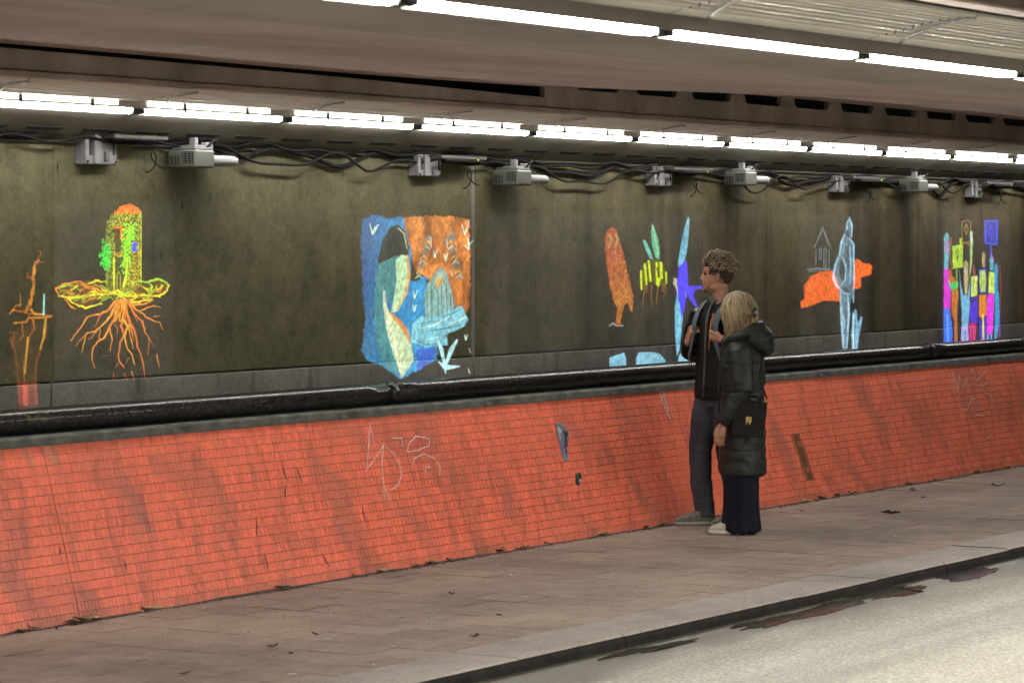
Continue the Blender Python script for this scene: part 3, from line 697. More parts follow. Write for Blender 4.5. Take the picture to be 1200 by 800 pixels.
A.poly([(290, 600), (380, 590), (350, 650), (300, 680)], (40, 85, 190), 1.5, .9, .3, 2)
A.poly([(140, 280), (148, 220), (165, 160), (195, 118), (222, 110), (252, 140), (266, 200), (262, 240), (215, 235), (180, 260)], (14, 18, 14), 1.5, .96, .2, 1)
A.line([(222, 124), (246, 146), (257, 205)], [3, 7, 3], (190, 195, 140), .8)
A.poly([(135, 300), (148, 262), (216, 232), (222, 300), (212, 360), (188, 430), (165, 358), (160, 420), (182, 560), (232, 706), (165, 655), (135, 560), (128, 420)], (62, 128, 132), 1.3, .95, .3, 1)
A.poly([(212, 250), (235, 228), (262, 235), (266, 320), (252, 388), (222, 448), (194, 456), (203, 410), (216, 330)], (178, 212, 168), 1.0, 1, .2)
A.line([(258, 232), (264, 310), (252, 380), (215, 446)], [8, 14, 12, 5], (222, 160, 60), .75, 1.2)
A.poly([(163, 350), (172, 420), (196, 462), (240, 505), (272, 570), (284, 640), (236, 710), (205, 620), (180, 540), (164, 430)], (196, 216, 172), 1.2, 1, .25)
A.line([(186, 452), (222, 486), (252, 524), (268, 572)], [6, 20, 20, 7], (222, 140, 50), .85, 1.4)
A.line([(168, 370), (176, 450), (205, 560), (232, 690)], [6, 10, 12, 5], (240, 240, 200), .55, 1.2)
A.poly([(278, 500), (300, 470), (340, 470), (420, 442), (470, 428), (496, 480), (482, 508), (410, 540), (416, 580), (335, 588), (275, 572)], (120, 190, 205), 1.3, .95, .35, 1.4)
A.poly([(400, 545), (440, 540), (500, 490), (505, 560), (500, 640), (440, 560)], (22, 22, 20), 1.5, .7)
for pts, wd in (([(328, 528), (408, 516), (482, 498)], 7), ([(390, 470), (440, 455), (470, 440)], 5), ([(290, 560), (330, 580), (410, 575)], 5), ([(300, 500), (350, 488), (400, 490)], 4)): A.line(pts, [2, wd, 2], (30, 85, 120), .8, .8)
for pts in ([(300, 515), (360, 505), (420, 470)], [(420, 500), (470, 480), (490, 470)], [(330, 560), (380, 550)]): A.line(pts, [3, 10, 3], (205, 235, 225), .7, 1)
A.poly([(356, 318), (372, 292), (392, 276), (412, 300), (428, 360), (446, 430), (400, 460), (330, 474), (322, 400), (332, 350)], (130, 178, 176), 1.2, .9, .3)
A.poly([(365, 330), (385, 305), (400, 322), (396, 350), (372, 360)], (205, 165, 80), 1, .8)
for x_, a_, b_ in ((323, 390, 470), (335, 340, 475), (352, 350, 480), (378, 365, 470), (392, 340, 460), (412, 350, 455), (426, 380, 450), (440, 400, 440)): A.line([(x_, a_), (x_ + 2, b_)], 3.2, (25, 60, 62), .75, .5)
for t_ in (((330, 350), (344, 318), (358, 350)), ((378, 352), (394, 326), (410, 352)), ((352, 380), (366, 352), (380, 382))): A.line(t_, 3, (25, 60, 62), .8, .5)
for cx, sx in ((325, 1), (440, -1)):
    for k in range(9):
        yy = 160 + k * 19; xx = cx + sx * (18 - k * 5); A.line([(xx - 13, yy + 9), (xx, yy - 4), (xx + 13, yy + 9)], [4, 8, 4], [(60, 120, 125), (222, 170, 90), (150, 195, 190)][k % 3], .85, .8)
    A.line([(cx + sx * 12, 150), (cx + sx * 2, 190), (cx - sx * 20, 320)], [3, 8, 3], (60, 95, 100), .6, .8)
A.line([(350, 160), (352, 200)], [3, 12, 3], (170, 215, 215)); A.line([(412, 170), (414, 200)], [3, 11, 3], (170, 215, 215)); A.line([(434, 140), (436, 165)], [4, 12], (70, 140, 165))
for v_ in (((112, 108), (122, 148), (132, 118)), ((128, 145), (140, 116), (146, 112)), ((472, 112), (482, 150), (500, 98)), ((478, 190), (500, 208), (496, 165), (500, 190), (515, 172)), ((362, 212), (366, 238), (374, 210)), ((402, 226), (408, 250), (416, 222)), ((282, 370), (287, 396), (298, 368)), ((280, 424), (285, 448), (293, 424)), ((482, 540), (487, 560), (494, 540)), ((500, 595), (504, 610)), ((496, 672), (501, 690)), ((428, 290), (432, 308))):
    A.line(v_, [3, 6, 3], (205, 232, 212), .95, .6)
A.line([(378, 562), (392, 600), (406, 664)], [8, 16, 8], (170, 220, 228), 1, .8); A.line([(452, 562), (430, 600), (406, 664)], [8, 18, 8], (170, 220, 228), 1, .8)
A.line([(382, 648), (410, 668), (460, 664)], [6, 22, 5], (178, 224, 230), 1, .8); A.line([(400, 655), (408, 690)], [8, 5], (170, 220, 228), .9)
A.C *= (.62 + .76 * fbm(A.X * .9 + .3 * A.Y, A.Y * .22, 0, 4, 55))[..., None]
A.out('projected_painting', 'projected painting of a bowed figure in blue and orange with white birds', 1.2 * GA)
# --- tower on its root ball
A = Art((60, 230), 6.667, (58, 232, 206, 446), step=.55, seed=2)
yel = (205, 190, 30); ylg = (140, 190, 35); org = (205, 120, 25)
def bricks(c1, c2, sx=1.1, sy=.7):
    def f(X, Y):
        k = np.clip((vnoise(X * sx, Y * sy, 0, 31) - .35) * 2.6, 0, 1)[..., None]; j = np.clip((Y - 250) / 95, 0, 1)[..., None]
        return (lin(c1) * (1 - k) * .35 + lin(c2) * k) * (1 - .0 * j)
    return f
A.poly([(485, 140), (705, 120), (705, 680), (660, 760), (500, 760), (485, 700)], bricks((60, 60, 10), (165, 170, 35)), .7, 1, .2)
A.poly([(430, 205), (455, 185), (490, 180), (490, 740), (425, 740)], bricks((55, 60, 10), (130, 140, 30)), .7, .95, .2)
A.line([(470, 180), (465, 150), (478, 140), (482, 175)], 7, (120, 130, 40), .9)
A.poly([(488, 140), (540, 78), (620, 58), (675, 88), (706, 122), (700, 138), (600, 132)], (215, 92, 20), .7, 1, .35)
for k in range(26): x_ = 500 + random.random() * 190; y_ = 80 + random.random() * 50; A.line([(x_, y_), (x_ - 8, y_ + 18)], 4, (235, 170, 60), .6, .5)
A.poly([(492, 245), (552, 240), (550, 420), (500, 450), (492, 300)], (45, 25, 10), .8, .9)
A.line([(494, 246), (548, 244), (545, 330)], 12, (215, 85, 20)); A.line([(505, 462), (560, 466)], 10, (215, 95, 20))
A.poly([(505, 475), (560, 475), (575, 560), (570, 720), (500, 720)], (18, 26, 10), .8, .85)
A.line([(515, 730), (515, 610), (528, 588), (542, 612), (542, 730)], 7, (150, 150, 30))
A.line([(440, 740), (440, 520)], 8, (120, 130, 25)); A.line([(465, 740), (462, 540)], 5, (60, 70, 15)); A.line([(492, 740), (490, 480)], 14, (185, 190, 30))
def leaves(n, cx, cy, rx, ry, cols, sz):
    for _ in range(n):
        a = random.gauss(0, .45); b = random.gauss(0, .5)
        if a * a + b * b > 1.1: continue
        x_, y_ = cx + a * rx, cy + b * ry; A.line([(x_, y_), (x_ + random.uniform(-12, 12), y_ + random.uniform(4, 20))], [sz, sz * .5], random.choice(cols), .9, .5)
leaves(150, 590, 420, 50, 220, [(120, 215, 30), (150, 215, 40), (90, 190, 30)], 9)
leaves(70, 620, 300, 60, 120, [(110, 215, 40), (130, 200, 40)], 10)
leaves(120, 425, 450, 48, 130, [(30, 190, 60), (60, 200, 60), (30, 150, 40)], 13)
A.line([(600, 480), (590, 600), (560, 740)], [8, 14, 24], (180, 200, 40)); A.line([(545, 545), (570, 530), (585, 480)], 10, (130, 200, 40))
A.poly([(636, 372), (650, 358), (672, 362), (668, 435), (634, 432)], (50, 60, 235), .6, 1, .1)
for k in range(16): y_ = 445 + k * 15; A.line([(632 - k * 1.8, y_), (668 - k * .8, y_ + 4)], 6, (175, 110, 20) if k % 2 else (90, 60, 12), .8, .5)
for k in range(22): y_ = 370 + k * 14; A.line([(680, y_), (702, y_ + 3)], 5, (190, 130, 25), .7, .5)
A.line([(704, 125), (703, 680)], 5, (190, 200, 50)); A.line([(592, 650), (650, 670), (700, 655)], 8, (170, 190, 40), .8)
# root ball rim
def wav(p0, p1, n, amp): return [(p0[0] + (p1[0] - p0[0]) * t + random.uniform(-amp, amp), p0[1] + (p1[1] - p0[1]) * t + random.uniform(-amp, amp)) for t in np.linspace(0, 1, n)]
A.poly([(40, 715), (80, 695), (200, 660), (330, 655), (430, 700), (700, 690), (810, 640), (905, 665), (920, 700), (885, 760), (800, 800), (660, 840), (500, 800), (420, 790), (300, 860), (200, 850), (90, 790)], (95, 62, 12), 2, .45, .5, 2)
for c, wd, pts in ((yel, 17, [(420, 665), (350, 660), (290, 680)]), (org, 12, [(290, 690), (200, 660), (90, 690), (40, 720), (55, 770), (110, 795)]), (ylg, 16, [(60, 720), (110, 700), (150, 690)]), (yel, 14, [(130, 750), (190, 710), (210, 700)]),
                  (org, 11, [(230, 735), (300, 700), (350, 720), (400, 750)]), (yel, 17, [(60, 780), (140, 790), (200, 790), (330, 770), (480, 760), (560, 770)]), (yel, 16, [(130, 800), (200, 850), (270, 870), (330, 850), (400, 840)]),
                  (org, 12, [(110, 800), (160, 860), (190, 880)]), (yel, 16, [(200, 790), (150, 800), (220, 770)]), (ylg, 18, [(700, 665), (760, 670), (820, 645), (890, 665), (920, 700)]), (yel, 14, [(920, 690), (900, 740), (850, 780), (760, 770)]),
                  (ylg, 13, [(760, 680), (790, 700), (780, 740)]), (yel, 12, [(820, 690), (830, 740), (870, 700), (860, 690)]), (yel, 20, [(540, 770), (640, 780), (740, 770), (850, 785)]), (yel, 18, [(560, 790), (620, 830), (700, 820), (790, 800)]),
                  (org, 14, [(600, 820), (640, 850), (740, 840), (800, 810)]), (org, 9, [(300, 740), (360, 745), (420, 740)]), (yel, 20, [(400, 720), (440, 760), (520, 740), (580, 760)]), (org, 10, [(250, 830), (320, 800), (420, 790)])):
    q = []; 
    for a, b in zip(pts[:-1], pts[1:]): q += wav(a, b, 5, 5)[:-1]
    q.append(pts[-1]); A.line(q, [wd * .5, wd, wd * .5], c, .95, .6, .35)
for k in range(70):                       # fine tangle inside the root ball
    a = random.uniform(0, 6.28); rr = random.uniform(.25, 1); cx = 480 + 400 * rr * math.cos(a); cy = 745 + 75 * rr * math.sin(a); L_ = random.uniform(40, 120)
    if 430 < cx < 700 and cy < 740: continue
    q = [(cx + (t - .5) * L_, cy + 18 * math.sin(t * 4 + a) + (t - .5) * random.uniform(-25, 25)) for t in np.linspace(0, 1, 6)]
    A.line(q, [4, random.uniform(6, 13), 3], random.choice([yel, ylg, org, (190, 150, 25), (150, 90, 20)]), .85, .6, .4)
# roots, traced in the lower crop (scale 5.71, origin 60,310)
A.o, A.s = (60, 310), 5.713
def root(pts, w0, w1, c=org, op=.95):
    q = []
    for a, b in zip(pts[:-1], pts[1:]): q += wav(a, b, 4, 3)[:-1]
    q.append(pts[-1]); A.line(q, [w0, w1], c, op, .5, .3)
for pts, w0, w1 in (([(440, 235), (390, 300), (330, 330), (245, 350), (215, 400), (170, 460), (130, 510)], 16, 4), ([(330, 335), (310, 390), (290, 420)], 8, 3), ([(445, 240), (400, 340), (350, 400), (290, 450), (240, 455), (220, 520), (205, 590)], 15, 3),
                     ([(300, 450), (270, 490), (250, 500)], 6, 3), ([(240, 455), (190, 510), (165, 545)], 6, 2), ([(455, 240), (430, 360), (390, 420), (355, 490), (310, 520), (280, 560), (275, 640), (295, 690)], 18, 3), ([(320, 500), (330, 430)], 6, 3), ([(395, 430), (408, 500), (395, 580)], 9, 3), ([(430, 400), (445, 430), (442, 470)], 7, 2),
                     ([(480, 240), (485, 370), (465, 410), (490, 470), (465, 520), (450, 610), (460, 650), (490, 690)], 18, 6), ([(485, 370), (510, 410), (500, 460), (490, 480), (510, 560), (540, 600), (560, 670)], 14, 4), ([(490, 240), (520, 380), (560, 440), (580, 550), (605, 610), (620, 700), (632, 760)], 18, 4), ([(530, 400), (545, 470), (555, 510)], 8, 3), ([(520, 400), (530, 480), (550, 560)], 7, 3),
                     ([(510, 235), (560, 330), (610, 380), (630, 450), (655, 490), (650, 600)], 16, 4), ([(655, 490), (690, 550)], 6, 2), ([(530, 250), (570, 300), (620, 330), (640, 355), (690, 375), (730, 390), (748, 435)], 13, 4), ([(600, 310), (650, 285), (690, 275), (735, 285)], 9, 4), ([(690, 350), (735, 340)], 5, 2), ([(710, 600), (725, 685)], 6, 3), ([(450, 660), (430, 690)], 4, 2), ([(520, 620), (500, 660)], 4, 2), ([(490, 730), (515, 790)], 5, 2), ([(420, 720), (410, 790)], 4, 2), ([(540, 710), (560, 780)], 4, 2)):
    root(pts, w0, w1, random.choice([(200, 120, 35), (210, 140, 40), (180, 95, 35)]))
for k in range(14): a = 440 + k * 7; root([(a, 235), (a + random.uniform(-25, 25), 310), (a + random.uniform(-50, 50), 380)], 8, 4, random.choice([(195, 110, 30), (150, 75, 25), (215, 150, 35)]), .8)
A.line([(345, 610), (405, 605)], 4, (110, 100, 60), .5)
A.out('projected_tower', 'projected drawing of a yellow brick tower with orange roof on a tangle of roots', 1.75 * GA)
# --- dead tree stump at the left
A = Art((0, 280), 3.81, (2, 284, 64, 480), seed=3)
oc = [(180, 95, 40), (150, 75, 35), (195, 125, 40)]
for pts, wd in (([(118, 325), (140, 270), (152, 200), (150, 160), (160, 105), (175, 95)], (16, 9)), ([(152, 190), (135, 170), (122, 175), (125, 150)], (7, 3)), ([(160, 110), (195, 102)], (6, 3)), ([(165, 100), (180, 70), (175, 50)], (4, 2)), ([(150, 180), (158, 140)], (6, 4)), ([(60, 318), (110, 325), (135, 300)], (8, 12)), ([(60, 318), (70, 300), (92, 290)], (6, 3)), ([(45, 335), (65, 315)], (5, 4)),
                ([(130, 335), (160, 330), (228, 345)], (10, 8)), ([(228, 345), (205, 350), (130, 352), (120, 370), (65, 375)], (10, 8)), ([(150, 350), (155, 400), (135, 430), (120, 500), (108, 570), (115, 740)], (9, 7)), ([(208, 355), (200, 430), (185, 490), (165, 540), (160, 640), (165, 735)], (10, 6)), ([(100, 372), (102, 430), (90, 455)], (8, 4)), ([(65, 430), (58, 470), (75, 540), (82, 640), (88, 730)], (9, 5)), ([(90, 300), (88, 240)], (5, 2)), ([(75, 420), (45, 415)], (5, 3)), ([(50, 440), (50, 480)], (5, 2))):
    A.line(pts, wd, random.choice(oc), .85, .8, .45, 1.5)
A.poly([(60, 400), (200, 370), (170, 560), (160, 740), (85, 740), (60, 560)], (60, 32, 18), 4, .45, .6, 2)
A.poly([(100, 650), (125, 645), (125, 742), (105, 742)], (220, 90, 60), 1.5, .8)
A.poly([(80, 640), (165, 640), (168, 740), (85, 740)], (150, 60, 50), 3, .45, .5)
A.line([(205, 360), (195, 440), (180, 490)], [10, 6], (200, 165, 40), .8); A.line([(140, 315), (155, 335), (190, 338)], [12, 6], (200, 150, 35), .8); A.line([(125, 440), (118, 530), (112, 600)], 7, (200, 150, 40), .8)
A.line([(198, 246), (196, 336)], [6, 9], (150, 215, 205), .95)
A.out('projected_stump', 'projected drawing of a bare orange tree stump with hanging roots', 1.25 * GA)
# --- owl, bee, swallow, pale houses
def art_c(seed, box, **k): return Art((700, 240), 4.1, box, seed=seed, **k)
A = art_c(4, (704, 262, 748, 386))
def owl(X, Y):
    k = np.clip((Y - 300) / 50, 0, 1)[..., None]; n = fbm(X * .5, Y * .3, 0, 3, 4)[..., None]
    return (lin((150, 62, 38)) * (1 - k) + lin((165, 95, 28)) * k) * (.5 + n)
A.poly([(38, 160), (50, 118), (72, 108), (92, 122), (108, 180), (135, 270), (158, 370), (172, 440), (170, 515), (158, 505), (148, 470), (130, 480), (118, 530), (112, 570), (88, 565), (98, 500), (75, 450), (62, 390), (48, 300), (38, 220)], owl, .9, 1, .3, 1)
for c_ in ((58, 165), (88, 165)): A.line([(c_[0], c_[1] - 22), (c_[0] + 8, c_[1]), (c_[0] - 2, c_[1] + 40)], [8, 13, 7], (150, 135, 60), .9); A.line([(c_[0], c_[1] - 4), (c_[0] + 1, c_[1] + 8)], 6, (35, 22, 10), .9)
for k in range(60):
    y_ = 210 + random.random() * 270; x_ = 50 + (y_ - 200) * .18 + random.random() * 70; A.line([(x_, y_), (x_ + 3, y_ + 9)], 3.5, random.choice([(195, 150, 105), (190, 130, 40), (200, 160, 60)]), .75, .5)
A.line([(60, 580), (75, 568), (95, 580), (122, 580)], 7, (150, 160, 165), .8); A.line([(80, 580), (105, 572)], 5, (180, 70, 50), .8)
A.out('projected_owl', 'projected drawing of a rust brown owl with yellow eyes', 1.25 * GA)
A = art_c(5, (746, 256, 786, 362))
A.poly([(205, 340), (220, 290), (250, 265), (290, 262), (318, 285), (330, 330), (336, 370), (320, 395), (290, 390), (265, 375), (240, 378), (215, 412), (203, 400)], (65, 70, 8), .8, 1, .3)
for pts, wd in (([(210, 318), (212, 405)], 14), ([(228, 285), (236, 380)], 16), ([(246, 270), (256, 365)], 15), ([(285, 280), (288, 380)], 20), ([(305, 280), (308, 350)], 22), ([(330, 325), (332, 375)], 12), ([(300, 350), (292, 388)], 18)): A.line(pts, [wd * .6, wd, wd * .6], (195, 215, 15), 1, .7)
A.line([(262, 275), (270, 375)], 8, (60, 45, 8), .9); A.line([(288, 305), (294, 345)], 10, (70, 60, 10), .9)
A.poly([(262, 88), (272, 105), (292, 165), (300, 225), (298, 262), (280, 255), (262, 190), (258, 130)], (85, 170, 135), .8, 1, .25); A.poly([(218, 168), (232, 172), (255, 220), (268, 262), (252, 258), (228, 205)], (95, 180, 165), .8, 1, .25)
A.line([(266, 100), (282, 180), (292, 250)], 4, (150, 215, 160), .8)
for pts in ([(230, 388), (222, 440), (218, 482)], [(262, 385), (258, 440), (262, 485)], [(292, 392), (286, 440), (282, 480)], [(318, 380), (312, 410), (328, 420), (318, 438)], [(325, 378), (328, 425)], [(240, 385), (236, 420)]): A.line(pts, [6, 3], (140, 95, 28), .85)
A.out('projected_bee', 'projected drawing of a yellow striped bee with pale green wings', 1.25 * GA)
A = art_c(6, (788, 248, 824, 424))
A.poly([(436, 55), (442, 70), (438, 150), (430, 220), (418, 275), (390, 300), (388, 280), (400, 200), (420, 110)], (112, 182, 205), .8, 1, .35)
A.poly([(385, 400), (372, 500), (374, 620), (382, 722), (394, 700), (402, 620), (412, 530), (398, 480)], (105, 178, 205), .8, 1, .35)
for k in range(16): y_ = 100 + k * 11; A.line([(436 - k * .8, y_), (408 - k * 1.2, y_ + 40)], 2.6, (60, 120, 160), .6, .4)
A.poly([(390, 300), (415, 272), (430, 268), (434, 330), (437, 388), (460, 390), (505, 388), (505, 402), (468, 408), (462, 440), (485, 495), (478, 502), (448, 460), (430, 425), (420, 500), (404, 545), (396, 480), (386, 440), (370, 355), (388, 348)], (70, 55, 235), .7, 1, .12)
A.poly([(368, 350), (382, 358), (384, 400), (390, 440), (378, 400), (364, 378)], (190, 200, 170), .7, .95); A.line([(368, 360), (372, 385)], 6, (200, 140, 40), .9); A.line([(422, 425), (427, 440)], 6, (130, 170, 230), .9)
A.out('projected_swallow', 'projected drawing of a blue swallow with its pale wings upright', 1.2 * GA)
for nm, pts, lb in (('a', [(58, 735), (100, 718), (130, 710), (138, 740), (140, 800), (60, 800)], 'small projected pale blue block below the owl'), ('b', [(186, 735), (200, 708), (250, 705), (300, 714), (325, 745), (322, 800), (188, 800)], 'wide projected pale blue block below the bee'), ('c', [(392, 720), (430, 695), (500, 680), (520, 690), (520, 800), (382, 800)], 'projected pale blue block under the swallow tip')):
    A = art_c(7, (710, 400, 830, 436)); A.poly(pts, (135, 195, 215), 1.0, 1, .2, .6)
    if nm != 'c': cx = sum(p_[0] for p_ in pts) / 6; [A.line([(cx - 22 + k * 9, 742), (cx - 20 + k * 9, 762)], 4, (70, 140, 165), .7) for k in range(6)]
    A.out('projected_block', lb, 1.05 * GA)
# --- white animal on an orange shape with a little house
A = Art((930, 245), 4.57, (934, 250, 1026, 412), seed=8)
A.poly([(40, 530), (38, 500), (58, 480), (55, 410), (90, 360), (140, 335), (210, 330), (240, 400), (250, 495), (215, 490), (160, 490), (100, 515)], (220, 92, 22), 1, 1, .3, 1)
A.poly([(325, 275), (345, 268), (375, 290), (408, 292), (420, 305), (415, 350), (385, 358), (360, 365), (360, 415), (335, 430), (318, 420), (322, 330)], (225, 98, 25), 1, 1, .25, .8)
A.out('projected_cloud', 'projected flat orange shape behind the white sketched animal', 1.2 * GA)
A = Art((930, 245), 4.57, (934, 250, 1026, 412), seed=9); hc = (140, 158, 168)
for pts, wd in (([(118, 300), (120, 215)], 5), ([(112, 205), (155, 98), (200, 212)], 5), ([(118, 195), (155, 112), (190, 200)], 3), ([(190, 215), (190, 325)], 5), ([(138, 210), (138, 268), (148, 268), (147, 210)], 5), ([(162, 320), (162, 212), (174, 212), (172, 320)], 5), ([(75, 325), (130, 318), (195, 325)], 9), ([(80, 335), (150, 330), (190, 330)], 4)): A.line(pts, wd, hc, .75, .5, .3)
A.out('projected_house', 'projected thin white outline of a little gabled house on the orange shape', .8 * GA)
A = Art((930, 245), 4.57, (934, 250, 1030, 412), seed=10); wc = (150, 190, 212)
A.poly([(300, 42), (316, 75), (312, 110), (310, 160), (325, 200), (326, 300), (328, 420), (322, 500), (305, 470), (300, 560), (292, 660), (285, 748), (262, 748), (252, 650), (250, 540), (250, 440), (225, 420), (205, 380), (210, 320), (225, 265), (240, 240), (252, 170), (272, 130), (282, 80)], (92, 122, 140), 1, .9, .5)
A.poly([(245, 290), (260, 265), (275, 300), (276, 360), (262, 385), (246, 360)], (22, 24, 24), 1.2, .85); A.poly([(262, 425), (285, 415), (296, 440), (280, 452)], (40, 45, 46), 1, .7); A.poly([(280, 118), (292, 108), (298, 150), (288, 158)], (28, 28, 28), 1, .8); A.poly([(280, 200), (296, 195), (300, 300), (290, 340), (282, 280)], (38, 42, 44), 1.4, .7); A.poly([(272, 580), (284, 555), (282, 640), (274, 650)], (30, 34, 36), 1, .7)
for pts, wd in (([(300, 44), (284, 80), (286, 108)], 8), ([(300, 50), (312, 90), (310, 150)], 9), ([(272, 135), (255, 180), (245, 250)], 10), ([(300, 160), (322, 190), (322, 300), (325, 400)], 9), ([(240, 260), (222, 300), (212, 370), (232, 415)], 11), ([(262, 258), (280, 310), (276, 380), (255, 410)], 9), ([(250, 440), (256, 560), (266, 740)], 14), ([(290, 460), (296, 560), (284, 740)], 12), ([(235, 410), (270, 450), (300, 455)], 10), ([(318, 420), (320, 500)], 6), ([(270, 180), (262, 240)], 6), ([(300, 200), (306, 300), (300, 400)], 8), ([(262, 560), (275, 600), (262, 680)], 6), ([(285, 150), (320, 180)], 8)): A.line(pts, [wd * .5, wd, wd * .6], wc, .95, .6, .35)
A.poly([(315, 548), (322, 560), (328, 535), (338, 545), (340, 590), (348, 610), (358, 572), (368, 580), (358, 640), (348, 690), (342, 748), (312, 748), (308, 680), (312, 610)], (120, 170, 195), .9, .95, .4); A.line([(330, 600), (326, 680), (328, 740)], 5, (60, 90, 105), .7); A.line([(322, 560), (318, 640), (320, 740)], 6, (190, 220, 228), .9)
A.out('projected_animal', 'projected white sketch of a sitting long-nosed animal above two raised hands', 1.2 * GA, .002)
# --- marching crowd with placards
A = Art((1090, 245), 4.85, (1100, 250, 1182, 404), seed=11)
A.poly([(70, 330), (75, 140), (180, 60), (385, 60), (405, 330), (400, 760), (70, 760)], (34, 26, 32), 6, .5, .3, 3)
def P_(pts, c, op=1): A.poly(pts, c, .8, op, .18, .5)
P_([(78, 160), (92, 130), (105, 145), (108, 230), (100, 340), (78, 340)], (90, 170, 190)); P_([(80, 180), (104, 180), (102, 250), (84, 250)], (170, 120, 190), .8)
P_([(78, 340), (104, 335), (108, 430), (118, 470), (112, 575), (76, 560)], (205, 35, 200)); P_([(76, 555), (112, 575), (128, 690), (125, 755), (76, 755)], (45, 105, 225)); A.line([(98, 600), (100, 750)], 6, (150, 190, 240), .8)
P_([(108, 330), (125, 380), (140, 390), (150, 430), (160, 470), (152, 620), (155, 750), (136, 750), (136, 640), (120, 580), (122, 470), (108, 420)], (175, 98, 38)); A.line([(118, 165), (112, 250), (122, 370)], [10, 7], (140, 75, 40), .8)
P_([(104, 392), (118, 425), (150, 410), (160, 420), (158, 445), (120, 462), (108, 430)], (40, 195, 110))
P_([(125, 210), (185, 200), (186, 330), (128, 340)], (160, 195, 55)); A.line([(155, 225), (148, 250), (155, 285), (162, 250), (155, 225)], 5, (70, 90, 20), .9); A.line([(155, 285), (154, 300)], 5, (70, 90, 20), .9); A.line([(150, 340), (152, 480)], 6, (150, 190, 55), .9)
P_([(165, 170), (182, 160), (186, 200), (168, 205)], (165, 195, 50))
A.line([(180, 75), (205, 64), (230, 72), (232, 185), (182, 190), (180, 75)], 6, (140, 120, 60), .9); A.line([(205, 85), (195, 115), (205, 145), (215, 115), (205, 85)], 6, (150, 125, 60), .9); A.line([(185, 195), (215, 195), (218, 205)], 6, (170, 110, 60), .8); A.line([(204, 200), (206, 290)], 12, (35, 30, 45), .7)
P_([(226, 135), (240, 128), (242, 190), (236, 320), (224, 400), (226, 230)], (150, 185, 110)); A.line([(232, 130), (236, 190)], 12, (190, 205, 200), .9)
P_([(190, 310), (202, 288), (214, 305), (216, 400), (210, 480), (198, 490), (192, 420)], (175, 160, 120)); A.line([(196, 330), (206, 400), (202, 470)], 6, (205, 195, 60), .8); A.line([(200, 340), (206, 372)], 10, (175, 150, 180), .8)
P_([(165, 345), (176, 440), (190, 490), (212, 490), (226, 400), (224, 560), (214, 680), (218, 748), (176, 748), (180, 600), (172, 480)], (110, 172, 205)); P_([(178, 660), (214, 655), (218, 750), (176, 750)], (160, 160, 215), .9); A.line([(198, 690), (198, 750)], 5, (70, 80, 130), .8)
P_([(232, 385), (268, 378), (266, 492), (232, 498)], (195, 210, 115)); A.line([(248, 400), (246, 470)], 5, (110, 150, 70), .8); P_([(240, 340), (250, 310), (258, 370), (242, 378)], (170, 80, 90), .8)
P_([(230, 510), (268, 495), (272, 590), (266, 648), (222, 640), (226, 560)], (75, 50, 195)); A.line([(232, 525), (262, 515)], 12, (70, 30, 50), .9); P_([(222, 645), (262, 648), (258, 745), (222, 745)], (190, 35, 105)); A.line([(240, 670), (240, 745)], 5, (90, 30, 110), .8)
P_([(276, 345), (318, 338), (320, 475), (280, 478)], (40, 60, 200)); P_([(284, 350), (312, 346), (318, 410), (312, 470), (286, 470), (280, 410)], (165, 190, 85)); P_([(292, 270), (304, 238), (314, 262), (312, 330), (296, 330)], (150, 130, 130), .9); A.line([(300, 250), (300, 320)], 5, (215, 205, 60), .8)
P_([(278, 486), (318, 484), (320, 600), (300, 615), (276, 610)], (205, 125, 35)); P_([(276, 615), (296, 615), (296, 745), (282, 745)], (60, 45, 200)); A.line([(300, 605), (302, 742)], 9, (215, 205, 40)); A.line([(315, 610), (312, 740)], 8, (70, 50, 200))
P_([(310, 68), (384, 64), (380, 205), (312, 195)], (35, 45, 150)); A.line([(312, 68), (382, 65), (378, 200), (314, 194), (312, 68)], 8, (50, 80, 235)); A.line([(345, 90), (330, 130), (345, 170), (360, 130), (345, 90), (346, 180)], 7, (45, 60, 225), .9); A.line([(344, 200), (346, 270)], 10, (45, 75, 200))
P_([(338, 290), (348, 260), (360, 280), (358, 350), (340, 345)], (70, 160, 190)); A.line([(348, 258), (356, 300)], 6, (210, 60, 170), .8)
P_([(334, 355), (374, 360), (370, 480), (330, 475)], (190, 212, 95)); A.line([(350, 385), (348, 440)], 6, (140, 180, 80), .8); P_([(328, 482), (362, 482), (360, 600), (354, 715), (322, 710), (320, 560)], (215, 45, 215)); A.line([(328, 715), (326, 745)], 8, (80, 170, 220)); A.line([(346, 715), (346, 740)], 8, (80, 170, 220))
P_([(364, 320), (376, 308), (386, 330), (382, 440), (392, 500), (392, 640), (376, 740), (364, 735), (368, 600), (364, 480)], (40, 140, 185)); A.line([(396, 320), (402, 480), (392, 640), (385, 730)], [6, 4], (165, 50, 50), .6); A.line([(392, 560), (396, 720)], 5, (90, 70, 215), .8)
A.out('projected_crowd', 'projected colourful crowd of thin figures holding up blank placards', 1.2 * GA)
# faint unlit-pixel glow of each projector frame
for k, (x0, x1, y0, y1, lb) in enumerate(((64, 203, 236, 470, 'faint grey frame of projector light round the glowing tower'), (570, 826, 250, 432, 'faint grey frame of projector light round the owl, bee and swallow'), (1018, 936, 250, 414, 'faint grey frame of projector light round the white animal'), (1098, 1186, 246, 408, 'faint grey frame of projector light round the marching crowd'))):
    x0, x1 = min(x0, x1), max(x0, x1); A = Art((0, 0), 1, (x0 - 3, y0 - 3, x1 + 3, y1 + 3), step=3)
    A.poly([(x0, y0), (x1, y0), (x1, y1), (x0, y1)], (30, 30, 33), 5, 1, .1); A.out('projector_glow', lb, 1.0, -.002)

